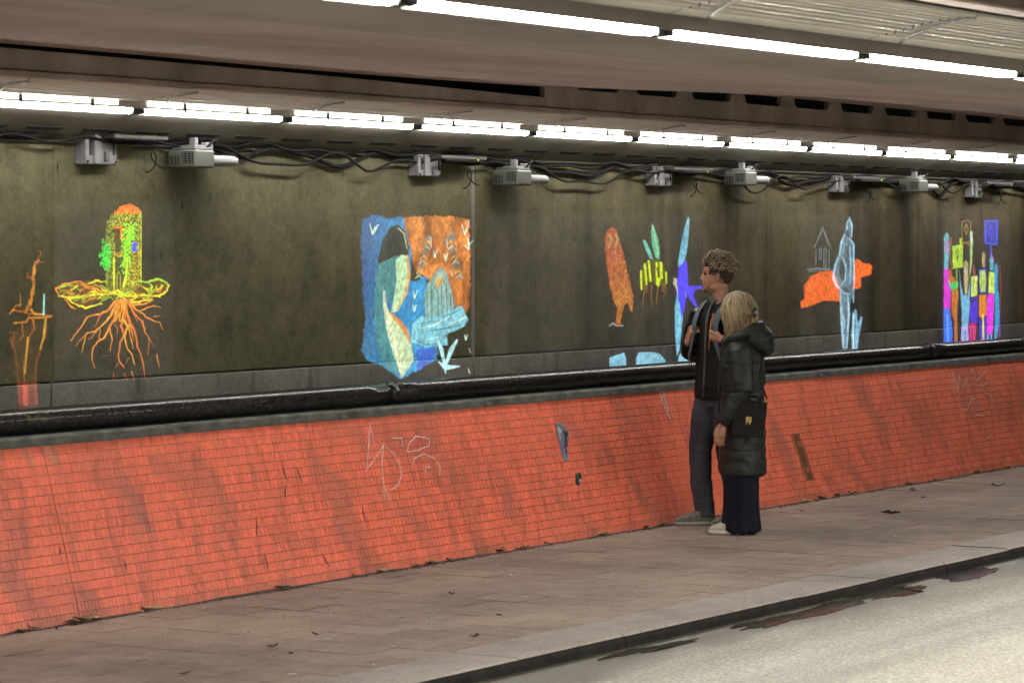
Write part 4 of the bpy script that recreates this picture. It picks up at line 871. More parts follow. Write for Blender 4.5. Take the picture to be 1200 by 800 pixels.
# ================================================================== marks on the tiles
def tile_pt(px, py, h=.0045):
    # sight line through a photo point onto the battered tile face
    for_v = None; lo, hi = 0.0, LV
    for _ in range(40):
        m_ = (lo + hi) / 2; Y = Y_BASE + Vv.y * m_; y_img = 280 + (H - Vv.z * m_) * (2800 - px) * math.cos(TH) / Y
        if y_img > py: lo = m_
        else: hi = m_
    Y = Y_BASE + Vv.y * lo + Nn.y * h; return (Xat(px, Y), Y, Vv.z * lo + Nn.z * h)
def scrawl(strokes, org_, sc, label, wd=.0035, mat='chalk'):
    r = empty('graffiti', tile_pt(org_[0] + strokes[0][0][0] / sc, org_[1] + strokes[0][0][1] / sc)); tag(r, label, 'graffiti')
    for st in strokes:
        pts = []
        for a, b in zip(st[:-1], st[1:]):
            for t in (0, .5): pts.append(tile_pt(org_[0] + (a[0] + (b[0] - a[0]) * t + random.uniform(-1, 1)) / sc, org_[1] + (a[1] + (b[1] - a[1]) * t + random.uniform(-1, 1)) / sc))
        pts.append(tile_pt(org_[0] + st[-1][0] / sc, org_[1] + st[-1][1] / sc))
        g = MB(); n_ = len(pts); w0 = [wd * (.6 + .4 * math.sin(math.pi * (k + .6) / n_)) for k in range(n_)]
        v = []; off = Vector(r.location)
        for k, p_ in enumerate(pts):
            a = Vector(pts[max(k - 1, 0)]); b = Vector(pts[min(k + 1, n_ - 1)]); t = (b - a).normalized(); q = t.cross(Nn).normalized()
            for sg in (-1, 1): v.append(Vector(p_) - off + q * sg * w0[k])
            for sg in (-1, 1): v.append(Vector(p_) - off + q * sg * w0[k] - Nn * .0015)
        f = [(4 * k, 4 * k + 1, 4 * k + 5, 4 * k + 4) for k in range(n_ - 1)] + [(4 * k + 2, 4 * k, 4 * k + 4, 4 * k + 6) for k in range(n_ - 1)] + [(4 * k + 1, 4 * k + 3, 4 * k + 7, 4 * k + 5) for k in range(n_ - 1)]
        g.add(v, f).build('stroke', MAT[mat], r)
scrawl([[(120, 220), (100, 140), (98, 200), (90, 300), (118, 262), (150, 212)], [(150, 212), (142, 280), (148, 345), (152, 410)], [(146, 345), (172, 408)], [(158, 220), (185, 245), (205, 280), (212, 320), (200, 355), (172, 372)], [(232, 238), (240, 205), (262, 184), (310, 190), (310, 215), (270, 232), (232, 238)], [(250, 290), (255, 262), (290, 245), (330, 262), (348, 290), (345, 320)], [(296, 308), (298, 288), (312, 292)], [(180, 190), (212, 190), (214, 220)]], (400, 450), 3.0, 'thin white scrawl of loops and zigzags on the orange tiles')
scrawl([[(950, 240), (948, 165), (966, 240), (972, 180), (985, 225), (1000, 190), (1005, 240)], [(1010, 170), (1020, 150), (1032, 200), (1050, 180), (1068, 160)], [(975, 270), (985, 300), (1000, 300), (1015, 262), (1030, 260), (1040, 290)], [(1035, 215), (1060, 215), (1070, 200)], [(1030, 318), (1058, 320)], [(1060, 240), (1085, 250), (1092, 285)], [(1060, 390), (1072, 400), (1085, 385)]], (800, 380), 3.0, 'faint white tag scratched on the orange tiles below the marching crowd', .003)
scrawl([[(1118, 15), (1128, 60), (1150, 110), (1158, 122)], [(1126, 18), (1138, 60), (1150, 95)], [(1132, 14), (1142, 50)]], (400, 450), 3.0, 'white smear running down from the coping beside the standing man', .006)
scrawl([[(966, 18), (972, 32)], [(978, 16), (984, 32)], [(990, 14), (996, 30)]], (400, 445), 3.0, 'three short white dashes under the coping', .003)
def patch(poly_px, label, cols, org_=(400, 450), sc=3.0):
    pts = [tile_pt(org_[0] + a / sc, org_[1] + b / sc, .004) for a, b in poly_px]; c = sum((Vector(p_) for p_ in pts), Vector()) / len(pts)
    r = empty('torn_sticker', c); tag(r, label, 'sticker')
    g = MB(); n_ = len(pts); v = [Vector(p_) - c + Nn * .001 for p_ in pts] + [Vector(p_) - c - Nn * .002 for p_ in pts]
    g.add(v, [tuple(range(n_))] + [(k, n_ + k, n_ + (k + 1) % n_, (k + 1) % n_) for k in range(n_)]); g.build('paper_remnant', MAT[cols[0]], r)
    for k in range(3):
        q = [Vector(p_) * 1 for p_ in pts]; cc = Vector(pts[(k * 3) % n_]) * .5 + c * .5; g = MB()
        v = [cc + (p_ - c) * random.uniform(.22, .42) - c + Nn * (.0025 + k * .0008) for p_ in q]; v2 = [p_ - Nn * .001 for p_ in v]
        g.add(v + v2, [tuple(range(n_))] + [(j, n_ + j, n_ + (j + 1) % n_, (j + 1) % n_) for j in range(n_)]); g.build('torn_layer', MAT[cols[1 + k % (len(cols) - 1)]], r)
MAT['stk_b'] = pmat('sticker_blue', (.16, .20, .27), .6, .5, 60); MAT['stk_d'] = pmat('sticker_dark', (.03, .03, .035), .6, .5, 60); MAT['stk_w'] = pmat('sticker_white', (.42, .42, .43), .6, .3, 60); MAT['stk_g'] = pmat('sticker_green', (.05, .14, .04), .6, .4, 60); MAT['stk_p'] = pmat('sticker_purple', (.10, .04, .13), .6, .4, 60)
patch([(752, 140), (770, 136), (785, 150), (798, 170), (800, 200), (786, 206), (795, 240), (796, 268), (786, 275), (775, 245), (770, 210), (760, 180)], 'torn blue and white sticker remnant high on the orange tiles', ['stk_b', 'stk_w', 'stk_d', 'stk_p'])
patch([(824, 316), (838, 308), (845, 325), (842, 345), (832, 358), (824, 345)], 'small torn green and dark sticker remnant on the orange tiles', ['stk_d', 'stk_g', 'stk_w'])
for k, (px, py, ln, ang) in enumerate(((331, 540, 26, .25), (348, 548, 18, .35), (335, 568, 16, .0), (425, 590, 20, .15), (300, 605, 22, .05), (310, 648, 20, .2), (378, 648, 18, .5), (610, 593, 6, 0), (145, 655, 14, .2), (70, 640, 10, .0), (1120, 532, 14, .3))):
    g = MB(); a = tile_pt(px, py, .0042); b = tile_pt(px + ln * math.sin(ang), py + ln * math.cos(ang), .0042); m1 = tuple((u + v_) / 2 + random.uniform(-.008, .008) * (i_ == 0) for i_, (u, v_) in enumerate(zip(a, b)))
    c = Vector(a); o = g.tube([Vector(p_) - c for p_ in (a, m1, b)], [.002, .0055, .002], 5, flat=.3, up=Nn).build('scuff_mark', MAT['stk_d']); o.location = c
    tag(o, 'thin dark scuff scored down the orange tiles', 'scuff', 'dark scuffs on the tiles')

# ================================================================== ground details
def puddle(name, pts_px, label):
    zz = Z_ROAD + .0045; pts = []
    for (a, b) in pts_px:
        D = (H - zz) * (2800 - a) / (b - 280) * math.cos(TH); pts.append((Xat(a, D), D))
    P = []
    for k in range(len(pts)):
        p0, p1, p2, p3 = [np.array(pts[(k + j) % len(pts)]) for j in (-1, 0, 1, 2)]
        for t in np.linspace(0, 1, 40)[:-1]:
            q = .5 * (2 * p1 + (p2 - p0) * t + (2 * p0 - 5 * p1 + 4 * p2 - p3) * t * t + (3 * p1 - p0 - 3 * p2 + p3) * t ** 3); nn = float(fbm(q[0] * 3.1, q[1] * 9, 0, 4, 77) - .5); n3 = float(fbm(q[0] * 12, q[1] * 30, 0, 3, 79) - .5); n4 = float(fbm(q[0] * 2, q[1] * 45, 0, 4, 83) - .5); P.append((q[0] + .14 * nn + .55 * n4, min(q[1] - .03 + .07 * nn + .05 * n3, Y_KERB - .003)))
    c = np.mean(P, 0); g = MB(); g.add([(x_ - c[0], y_ - c[1], 0) for x_, y_ in P] + [(x_ - c[0], y_ - c[1], -.004) for x_, y_ in P], [tuple(range(len(P)))] + [(k, len(P) + k, len(P) + (k + 1) % len(P), (k + 1) % len(P)) for k in range(len(P))])
    o = g.build(name, MAT['water']); o.location = (c[0], c[1], zz); tag(o, label, 'puddle')
def c7(l): return [(800 + a / 3, 580 + b / 3) for a, b in l]
puddle('puddle', c7([(170, 455), (260, 435), (400, 402), (540, 365), (600, 372), (560, 392), (460, 415), (380, 432), (300, 455), (220, 462)]), 'long shallow puddle against the kerb reflecting the orange wall')
puddle('puddle', c7([(590, 350), (720, 318), (830, 318), (820, 335), (740, 350), (650, 362)]), 'short puddle beside the kerb between two other puddles')
puddle('puddle', c7([(880, 280), (1000, 255), (1090, 258), (1070, 275), (1000, 290), (930, 290)]), 'small puddle against the kerb beyond the short one')
puddle('puddle', [(700, 768), (735, 760), (790, 750), (795, 753), (745, 763)], 'thin sliver of dark water on the road where the kerb meets it')
# leaves, scraps along the wall foot and over the paving
def ground_pt(px, py): D = H * (2800 - px) / (py - 280) * math.cos(TH); return Xat(px, D), D
def leaf(px, py, sz, mat, label, cat='leaf', grp='dead leaves on the footway'):
    x_, y_ = ground_pt(px, py); y_ = min(y_, Y_BASE - .02); g = MB(); n_ = 9; v = []; a0 = random.uniform(0, 6)
    for k in range(n_):
        a = 2 * math.pi * k / n_; r_ = sz * (1 + .45 * math.sin(2.5 * a + a0)) * random.uniform(.75, 1.1); v.append((r_ * math.cos(a), r_ * .6 * math.sin(a), sz * .25 + sz * .45 * random.random() * abs(math.cos(a + a0))))
    v += [(0, 0, sz * .12)]; w_ = [(a, b, c - .0025) for a, b, c in v]; m_ = len(v)
    f = [(k, (k + 1) % n_, n_) for k in range(n_)] + [(m_ + (k + 1) % n_, m_ + k, m_ + n_) for k in range(n_)] + [(k, m_ + k, m_ + (k + 1) % n_, (k + 1) % n_) for k in range(n_)]
    o = g.add(v, f).build('dead_leaf' if cat == 'leaf' else 'scrap', MAT[mat]); o.location = (x_, y_, .004); o.rotation_euler = (0, 0, random.uniform(0, 6)); tag(o, label, cat, grp)
A_ = 'dry brown leaf lying at the foot of the orange tiles'; B_ = 'dark flattened leaf lying on the brown paving'; C_ = 'pale yellow leaf lying at the foot of the orange tiles'; D_ = 'small pale scrap of litter lying on the brown paving'
for (px, py) in ((20, 738), (32, 736), (75, 728), (85, 726), (97, 727), (310, 687), (394, 672), (460, 660), (486, 658), (520, 655), (578, 645), (594, 641), (605, 640), (632, 636), (752, 617), (770, 614), (960, 583), (978, 580), (994, 577), (1058, 566), (1088, 561), (1124, 552), (1183, 548)): leaf(px + random.uniform(-2, 2), py + 2, random.uniform(.030, .055), 'leaf', A_)
for (px, py) in ((108, 724), (148, 712), (420, 667), (699, 625), (946, 587)): leaf(px, py + 2, random.uniform(.038, .055), 'leafy', C_, 'leaf', 'pale leaves at the wall foot')
for (px, py, z_) in ((1044, 604, .07), (1170, 571, .05), (1070, 576, .045), (320, 760, .04), (341, 767, .022), (555, 748, .04), (372, 745, .03), (217, 791, .03), (530, 697, .025), (1082, 584, .03), (940, 600, .025), (585, 722, .02)): leaf(px, py, z_, 'leafd', B_, 'leaf', 'dark leaves on the paving')
for (px, py) in ((166, 709), (238, 712), (337, 740), (344, 792), (616, 700), (577, 658), (545, 737), (438, 780), (596, 675), (833, 687), (755, 618), (739, 623), (384, 750), (461, 758), (1048, 630), (290, 741), (163, 717)): leaf(px, py, random.uniform(.010, .022), 'paper', D_, 'litter', 'pale scraps on the paving')
# loose grit swept against the wall foot and scattered over the slabs
g = MB(); rg = random.Random(5)
for k in range(2600):
    x_ = rg.uniform(9.5, 25); near = rg.random() < .62
    y_ = Y_BASE - abs(rg.gauss(0, .028)) - .004 if near else rg.uniform(Y_KERB + .02, Y_BASE)
    s_ = rg.uniform(.002, .007) if near else rg.uniform(.0015, .004)
    g.add([(x_ - s_, y_ - s_ * .6, -.001), (x_ + s_, y_ - s_ * .4, -.001), (x_, y_ + s_, -.001), (x_ + s_ * .2, y_, s_ * 1.1)], [(0, 1, 3), (1, 2, 3), (2, 0, 3)])
tag(g.build('grit', MAT['leafd']), 'loose dark grit swept along the foot of the orange tiles', 'grit', kind='stuff')
g = MB(); v = []; f = []; xs = np.linspace(9, 26, 500)
yy = Y_BASE - .008 - .05 * np.clip(fbm(xs * 1.6, 0 * xs, 0, 4, 12) - .3, 0, 1) * 2
for k, x_ in enumerate(xs): v += [(x_, yy[k], .0005), (x_, Y_BASE - .002, -.001 + .014 * float(fbm(x_ * 5, 0, 0, 2, 3)))]
for k in range(499): f.append((2 * k, 2 * k + 2, 2 * k + 3, 2 * k + 1))
tag(g.add(v, f).build('dirt_bank', MAT['joint'], None, True), 'thin bank of dark dirt where the paving meets the tiles', 'dirt', kind='stuff')
# ================================================================== PEOPLE
def solid(mb, voxel, its, name, mat, parent, disp=None, fac=.5):
    me = mb.mesh('tmp'); ob = link('tmp', me)
    m = ob.modifiers.new('r', 'REMESH'); m.mode = 'VOXEL'; m.voxel_size = voxel
    if its: q = ob.modifiers.new('s', 'SMOOTH'); q.iterations = its; q.factor = fac
    dg = bpy.context.evaluated_depsgraph_get(); me2 = bpy.data.meshes.new_from_object(ob.evaluated_get(dg))
    bpy.data.objects.remove(ob); bpy.data.meshes.remove(me); me2.name = name
    if disp:
        n = len(me2.vertices); co = np.zeros(n * 3, np.float32); no = np.zeros(n * 3, np.float32)
        me2.vertices.foreach_get('co', co); me2.vertices.foreach_get('normal', no); co = co.reshape(-1, 3); no = no.reshape(-1, 3)
        co = co + no * np.asarray(disp(co))[:, None]; me2.vertices.foreach_set('co', co.astype(np.float32).ravel())
    me2.materials.clear(); me2.materials.append(mat)
    me2.polygons.foreach_set('use_smooth', np.ones(len(me2.polygons), bool)); me2.update()
    return link(name, me2, parent)
def xform(mb, M):
    mb.v = [tuple(M @ Vector(p)) for p in mb.v]; return mb
def join(a, b): a.add(b.v, b.f); return a
def head_mb(k=1.0):
    g = MB()
    g.loft([(.054, 0, -.004, .018, .016), (.052, 0, .004, .034, .030), (.0375, 0, .02, .0575, .047), (.019, 0, .05, .078, .058), (.0065, 0, .08, .0905, .066), (-.004, 0, .12, .096, .072), (-.0025, 0, .155, .1015, .075), (-.006, 0, .19, .094, .070), (-.0075, 0, .215, .0675, .050), (-.008, 0, .229, .03, .024)], 30)
    g.tube([(.087, 0, .134), (.099, 0, .110), (.110, 0, .088), (.100, 0, .077)], [.009, .0105, .0115, .010], 10)
    for s in (-1, 1):
        g.ell((.101, s * .010, .081), (.010, .0075, .007)); g.ell((.090, s * .030, .140), (.014, .024, .0085))
        g.ell((-.004, s * .076, .103), (.019, .009, .031)); g.ell((-.002, s * .080, .082), (.010, .006, .011)); g.ell((.0, s * .045, .03), (.045, .022, .03))
    g.ell((.0935, 0, .0555), (.008, .021, .006)); g.ell((.092, 0, .044), (.008, .019, .0065)); g.ell((.088, 0, .010), (.014, .019, .016))
    g.tube([(-.045, 0, -.13), (-.03, 0, -.05), (-.022, 0, .07)], [.066, .056, .055], 16)
    g.v = [(a * k, b * k, c * k) for a, b, c in g.v]; return g
def hand_mb(W, d, s, n, curl=(.5, .9, .6), k=1.0, thumb=(.55, .6, .5)):
    """W wrist, d towards the fingers, s towards the thumb side, n the way the palm faces"""
    g = MB(); W, d, s, n = Vector(W), Vector(d).normalized(), Vector(s).normalized(), Vector(n).normalized()
    offs = (.030, .010, -.010, -.028); lens = (.92, 1.0, .95, .78)
    g.tube([W - d * .03, W + d * .01, W + d * .05, W + d * .085], [.026 * k, .027 * k, .034 * k, .030 * k], 12, flat=.55, up=n)
    for o, l in zip(offs, lens):
        p = W + d * (.085 + .006 * l) * k + s * o * k; pts = [W + d * .03 * k + s * o * .7 * k, p]; a = 0; sp = s * o * .12
        for ln, c in zip((.044, .028, .022), curl):
            a += c; v = d * math.cos(a) + n * math.sin(a) + sp; p = p + v.normalized() * ln * l * k; pts.append(p)
        g.tube(pts, [.011 * k, .0105 * k, .0095 * k, .0085 * k, .0065 * k], 9)
    p = W + d * .02 * k + s * .026 * k; v = (d * thumb[0] + s * thumb[1] + n * thumb[2]).normalized(); q = p + v * .038 * k; v2 = (v + d * .4 - s * .35 + n * .2).normalized(); r = q + v2 * .030 * k; t = r + (v2 + d * .3 - s * .25).normalized() * .024 * k
    g.tube([W + s * .01, p, q, r, t], [.014 * k, .014 * k, .0115 * k, .0105 * k, .007 * k], 9); return g
def strands(name, lst, mat, parent, n=4):
    V, F, C = [], [], []; o = 0
    for pts, rad, c0, c1 in lst:
        pts = np.asarray(pts, float); m = len(pts); t = np.gradient(pts, axis=0); t /= np.linalg.norm(t, axis=1, keepdims=True) + 1e-9
        u = np.cross(t, np.array([.31, .52, .79])); u /= np.linalg.norm(u, axis=1, keepdims=True) + 1e-9; w_ = np.cross(t, u)
        prof = np.interp(np.linspace(0, 1, m), [0, .15, .6, 1], [.7, 1, .85, .12]) * rad
        for k in range(n):
            a = 2 * math.pi * k / n; V.append(pts + (u * math.cos(a) + w_ * math.sin(a)) * prof[:, None]); C.append(np.array(c0) * (1 - np.linspace(0, 1, m)[:, None]) + np.array(c1) * np.linspace(0, 1, m)[:, None])
        for i_ in range(m - 1):
            for k in range(n): F.append((o + k * m + i_, o + ((k + 1) % n) * m + i_, o + ((k + 1) % n) * m + i_ + 1, o + k * m + i_ + 1))
        o += n * m
    return link(name, np_mesh(name, np.concatenate(V), np.array(F), np.concatenate(C), mat, True), parent)
def skin_mat(name, col):
    m, N, L, P = NM(name); n = nz(N, L, 28, 4); col = np.array(col)
    L.new(ramp(N, L, n, [(.3, tuple(col * .82)), (.7, tuple(col * 1.12))]), P.inputs['Base Color']); P.inputs['Roughness'].default_value = .5
    P.inputs['Subsurface Weight'].default_value = .12; P.inputs['Subsurface Radius'].default_value = (.01, .004, .002); P.inputs['Subsurface Scale'].default_value = 1.0
    bumpn(N, L, P, nz(N, L, 120, 3), .15, .001); return m
SKIN = skin_mat('skin', (.42, .215, .145))
HAIRM = attr_mat('hair_brown', .45, .35, 90, .0, spec=.5); 
def cloth(name, col, rough=.75, scale=14, bump=.3, sheen=.2, var=.25): return pmat(name, col, rough, var, scale, bump, .004, sheen=sheen, spec=.35)
JACK = cloth('black_jacket', (.0045, .0045, .005), .8, 14, .3, 0); JEANS = pmat('faded_jeans', (.038, .042, .056), .88, .35, 5, .4, .003, st=(1, 1, .5), col2=(.080, .086, .106), spec=.15)
COAT = pmat('dark_green_parka', (.008, .014, .013), .52, .25, 9, .25, .006, spec=.45); NAVY = cloth('navy_trousers', (.0035, .0045, .013), .9, 14, .3, 0)
SHOE = pmat('trainer_mesh', (.12, .11, .092), .7, .45, 30); SOLE = pmat('trainer_sole', (.30, .285, .25), .7, .2, 20); LEATH = pmat('black_leather', (.004, .004, .0042), .45, .3, 60, .3, .001, spec=.3); GOLD = pmat('brass', (.72, .52, .20), .3, .1, 20, 0, metal=1)
GREYF = pmat('grey_knit', (.11, .105, .095), .9, .2, 60); STRAP = pmat('blue_grey_webbing', (.085, .11, .135), .8, .2, 50); TOGG = pmat('orange_cord', (.52, .19, .04), .7, .2, 40); PIPING = pmat('grey_zip', (.085, .075, .07), .6, .2, 30)
EYE = pmat('eye', (.03, .02, .015), .25)
def wrinkle(a, sx, sy, sz, seed): return lambda c: a * 2 * (fbm(c[:, 0] * sx, c[:, 1] * sy, c[:, 2] * sz, 3, seed) - .5)
def shoe(parent, ax, ay, yaw, k=1.0, mats=None):
    M = Matrix.Translation((ax, ay, 0)) @ Matrix.Rotation(yaw, 4, 'Z'); mats = mats or (SHOE, SOLE)
    g = MB(); g.loft([(.055, 0, .018, .142 * k, .044 * k), (.055, 0, .035, .145 * k, .047 * k), (.045, 0, .055, .130 * k, .045 * k), (.012, 0, .078, .088 * k, .042 * k), (-.025, 0, .105, .052 * k, .040 * k), (-.03, 0, .118, .046 * k, .037 * k)], 26, p=2.3); xform(g, M)
    u = solid(g, .007, 3, 'shoe', mats[0], parent)
    g = MB(); g.loft([(.055, 0, .0, .142 * k, .043 * k), (.055, 0, .008, .150 * k, .050 * k), (.055, 0, .022, .151 * k, .051 * k), (.055, 0, .026, .147 * k, .048 * k)], 28, p=2.4); xform(g, M); link('sole', g.mesh('sole', mats[1], True), u)
    g = MB()
    for t in range(4): q = .035 + t * .022; g.tube([M @ Vector((q, -.03, .092 - t * .012)), M @ Vector((q + .006, 0, .104 - t * .012)), M @ Vector((q, .03, .092 - t * .012))], .004, 5)
    lo = link('laces', g.mesh('laces', GREYF, True), u); tag(lo, kind='stuff'); return u

# ---------------------------------------------------------------- man
MY = 9.38; man = empty('person', (MY / math.tan(TH - math.atan(245 / FPX)), MY, 0.0), math.radians(121.7 + 40))
tag(man, 'standing person in black jacket and grey jeans gripping backpack straps with both hands', 'person', 'people looking at the wall')
hy = math.radians(-44); HM = Matrix.Translation((.042, 0, 1.545)) @ Matrix.Rotation(hy, 4, 'Z') @ Matrix.Rotation(math.radians(-2), 4, 'Y') @ Matrix.Scale(.94, 4)
b = MB(); join(b, xform(head_mb(1.0), HM))
b.loft([(0, 0, .84, .11, .16), (0, 0, 1.0, .10, .145), (0, 0, 1.2, .105, .17), (0, 0, 1.36, .10, .185), (-.005, 0, 1.45, .07, .15), (0, 0, 1.49, .05, .07)], 24)
FR, FL_ = Vector((.085, -.10, 0)), Vector((-.03, .085, 0))
for s, ft in ((-1, FR), (1, FL_)):
    b.tube([(0, s * .085, .93), (.035 + ft.x * .35, s * .095, .70), (.05 + ft.x * .6, s * .097, .48), (ft.x - .0, ft.y, .27), (ft.x - .03, ft.y, .08)], [.085, .072, .052, .05, .038], 14)
# right arm up to the strap, left arm the same
ARMS = ((-1, Vector((-.01, -.19, 1.41)), Vector((.02, -.275, 1.12)), Vector((.140, -.165, 1.215)), (.12, .50, .80), (.1, -.75, .6), (-.75, .45, -.2)),
        (1, Vector((-.01, .19, 1.41)), Vector((.02, .285, 1.13)), Vector((.150, .150, 1.238)), (.12, -1, .22), (.2, .25, 1), (-.9, -.25, -.1)))
for s, sh, el, wr, hd_, hs, hn in ARMS:
    b.tube([sh, (sh + el) / 2 + Vector((-.01, s * .02, 0)), el, (el + wr) / 2, wr], [.055, .048, .042, .036, .027], 12)
    join(b, hand_mb(wr, hd_, hs, hn, (.85, 1.25, .8), .95, (.7, .35, .5)))
body_m = solid(b, .0048, 2, 'body', SKIN, man)
g = MB()
for s in (-1, 1): g.ell(tuple(HM @ Vector((.083, s * .031, .121))), (.0115, .0115, .0105), 10, 8)
tag(g.build('eyes', EYE, body_m, True), kind='stuff')
g = MB(); [g.tube([HM @ Vector((.098, s * .014, .146)), HM @ Vector((.097, s * .032, .150)), HM @ Vector((.082, s * .05, .145))], [.003, .0042, .002], 6) for s in (-1, 1)]; g.build('eyebrows', pmat('brow', (.05, .03, .018), .8), body_m)
sb_ = []; rb = random.Random(9)
for _ in range(260):
    z_ = rb.uniform(-.002, .062); a = rb.uniform(-1.25, 1.25); rx_ = np.interp(z_, [0, .02, .05, .08], [.036, .060, .080, .092]); cx_ = np.interp(z_, [0, .02, .05, .08], [.052, .0375, .019, .0065]); ry_ = np.interp(z_, [0, .02, .05, .08], [.032, .049, .060, .068])
    if .038 < z_ < .062 and abs(a) < .42: continue
    p = Vector((cx_ + rx_ * math.cos(a), ry_ * math.sin(a), z_)); sb_.append(([tuple(HM @ p), tuple(HM @ (p + Vector((.003, .004 * math.sin(a), -.003)))), tuple(HM @ (p + Vector((.003, .005 * math.sin(a), -.007))))], .0012, (.05, .03, .018), (.06, .035, .02)))
tag(strands('beard_stubble', sb_, HAIRM, body_m, 3), kind='stuff')
# jacket
j = MB(); j.loft([(-.005, 0, .835, .150, .205), (-.005, 0, .86, .156, .212), (-.005, 0, .95, .150, .20), (-.01, 0, 1.10, .145, .20), (-.01, 0, 1.25, .145, .212), (-.01, 0, 1.36, .135, .215), (-.015, 0, 1.43, .110, .195), (-.012, 0, 1.475, .085, .125), (-.008, 0, 1.50, .075, .085), (-.004, 0, 1.515, .070, .076)], 40)
for s, sh, el, wr, hd_, hs, hn in ARMS:
    d_ = (wr - el).normalized(); e2 = el + Vector((-.012, s * .012, -.012))
    j.tube([sh, (sh + e2) / 2 + Vector((-.015, s * .025, .01)), e2, (e2 + wr) / 2, wr - d_ * .012], [.080, .075, .065, .056, .044], 16)
def jw(c):
    r = wrinkle(.009, 9, 9, 14, 3)(c) + wrinkle(.004, 24, 24, 30, 8)(c); return r
jk = solid(j, .009, 4, 'jacket', JACK, man, jw)
g = MB(); zp = [(.062, .008, 1.505), (.085, .006, 1.47), (.118, .004, 1.41), (.136, 0, 1.33), (.142, -.002, 1.2), (.144, -.004, 1.08), (.150, -.006, .96), (.158, -.008, .85)]
g.tube(zp, .010, 6, flat=.5, up=(1, 0, 0)); g.build('zip', PIPING, jk, True)
g = MB(); g.loft([(.002, 0, 1.46, .078, .080), (.004, 0, 1.485, .078, .082), (.004, 0, 1.512, .072, .076), (.004, 0, 1.514, .064, .066), (.004, 0, 1.48, .062, .064)], 30); g.build('shirt_collar', GREYF, man, True)
# jeans
tr = MB()
tr.loft([(0, 0, .78, .125, .165), (0, 0, .90, .125, .165), (0, 0, .98, .115, .155)], 26)
for s, ft in ((-1, FR), (1, FL_)):
    tr.tube([(0, s * .075, .86), (.032 + ft.x * .3, s * .088, .72), (.05 + ft.x * .6, s * .094, .50), (ft.x + .0, ft.y, .28), (ft.x - .028, ft.y, .12), (ft.x - .028, ft.y, .055)], [.112, .098, .078, .071, .067, .070], 18)
solid(tr, .009, 4, 'jeans', JEANS, man, lambda c: wrinkle(.007, 8, 8, 22, 5)(c) * (1 + 1.2 * np.clip((.35 - c[:, 2]) / .3, 0, 1)))
shoe(man, FR.x - .02, FR.y, math.radians(-28)); shoe(man, FL_.x - .02, FL_.y, math.radians(-4))
# hair: cap and curls
rh = random.Random(3); HV = []
def skull(az, th, off=0.0): return Vector(((.1 + off) * math.sin(th) * math.cos(az) - .006, (.075 + off) * math.sin(th) * math.sin(az), .135 + (.098 + off) * math.cos(th)))
def hair_zone(p):
    if p.z < .055: return False
    if p.x > .055 and p.z < .172: return False
    if p.x > .022 and p.z < .125: return False
    if p.x > -.03 and p.z < .13 and abs(p.y) > .06 and p.x < .022: return False
    if p.x > -.05 and p.z < .085: return False
    return True
cap = MB(); na, nth = 40, 22; v = [skull(2 * math.pi * k / na, math.pi * i_ / nth * .86, .012) for i_ in range(nth + 1) for k in range(na)]; f = []
for i_ in range(nth):
    for k in range(na):
        q = (i_ * na + k, (i_ + 1) * na + k, (i_ + 1) * na + (k + 1) % na, i_ * na + (k + 1) % na)
        if hair_zone(sum((v[t] for t in q), Vector()) / 4): f.append(q)
cap.add(v, f); xform(cap, HM)
for _ in range(2200):
    az = rh.uniform(0, 2 * math.pi); th = math.acos(rh.uniform(-.75, 1)); p = skull(az, th, .006)
    if not hair_zone(p): continue
    nrm = (p - Vector((-.006, 0, .135))).normalized(); topk = max(0, min(1, (p.z - .135) / .07)); top = topk > .12
    L_ = rh.uniform(.045, .070) * (.55 + .45 * topk) if top else rh.uniform(.018, .032)
    flow = Vector((-1 + rh.gauss(0, .22), rh.gauss(0, .25), (.15 if top else -.7) + rh.gauss(0, .15))); flow = (flow - nrm * flow.dot(nrm)).normalized()
    side = nrm.cross(flow); pts = []; ph = rh.uniform(0, 6); amp = rh.uniform(.05, .16)
    for t in np.linspace(0, 1, 8):
        lift = nrm * (math.sin(t * 2.1) * L_ * ((.30 + .42 * topk) if top else .22)); pts.append(tuple(HM @ (p + flow * L_ * t + lift + side * math.sin(ph + t * 6) * L_ * amp + nrm * math.cos(ph + t * 6) * L_ * amp * .5)))
    sh_ = rh.random(); dark = np.array([.040, .026, .016]); lite = np.array([.66, .51, .34]); k_ = (sh_ ** 1.3) * (1 if top else .12); c1 = dark + (lite - dark) * k_; HV.append((pts, rh.uniform(.0022, .0040), c1 * .45, c1))
hr = strands('hair', HV, HAIRM, man); cap.build('scalp_hair', pmat('scalp_brown', (.045, .03, .018), .8), hr, True)

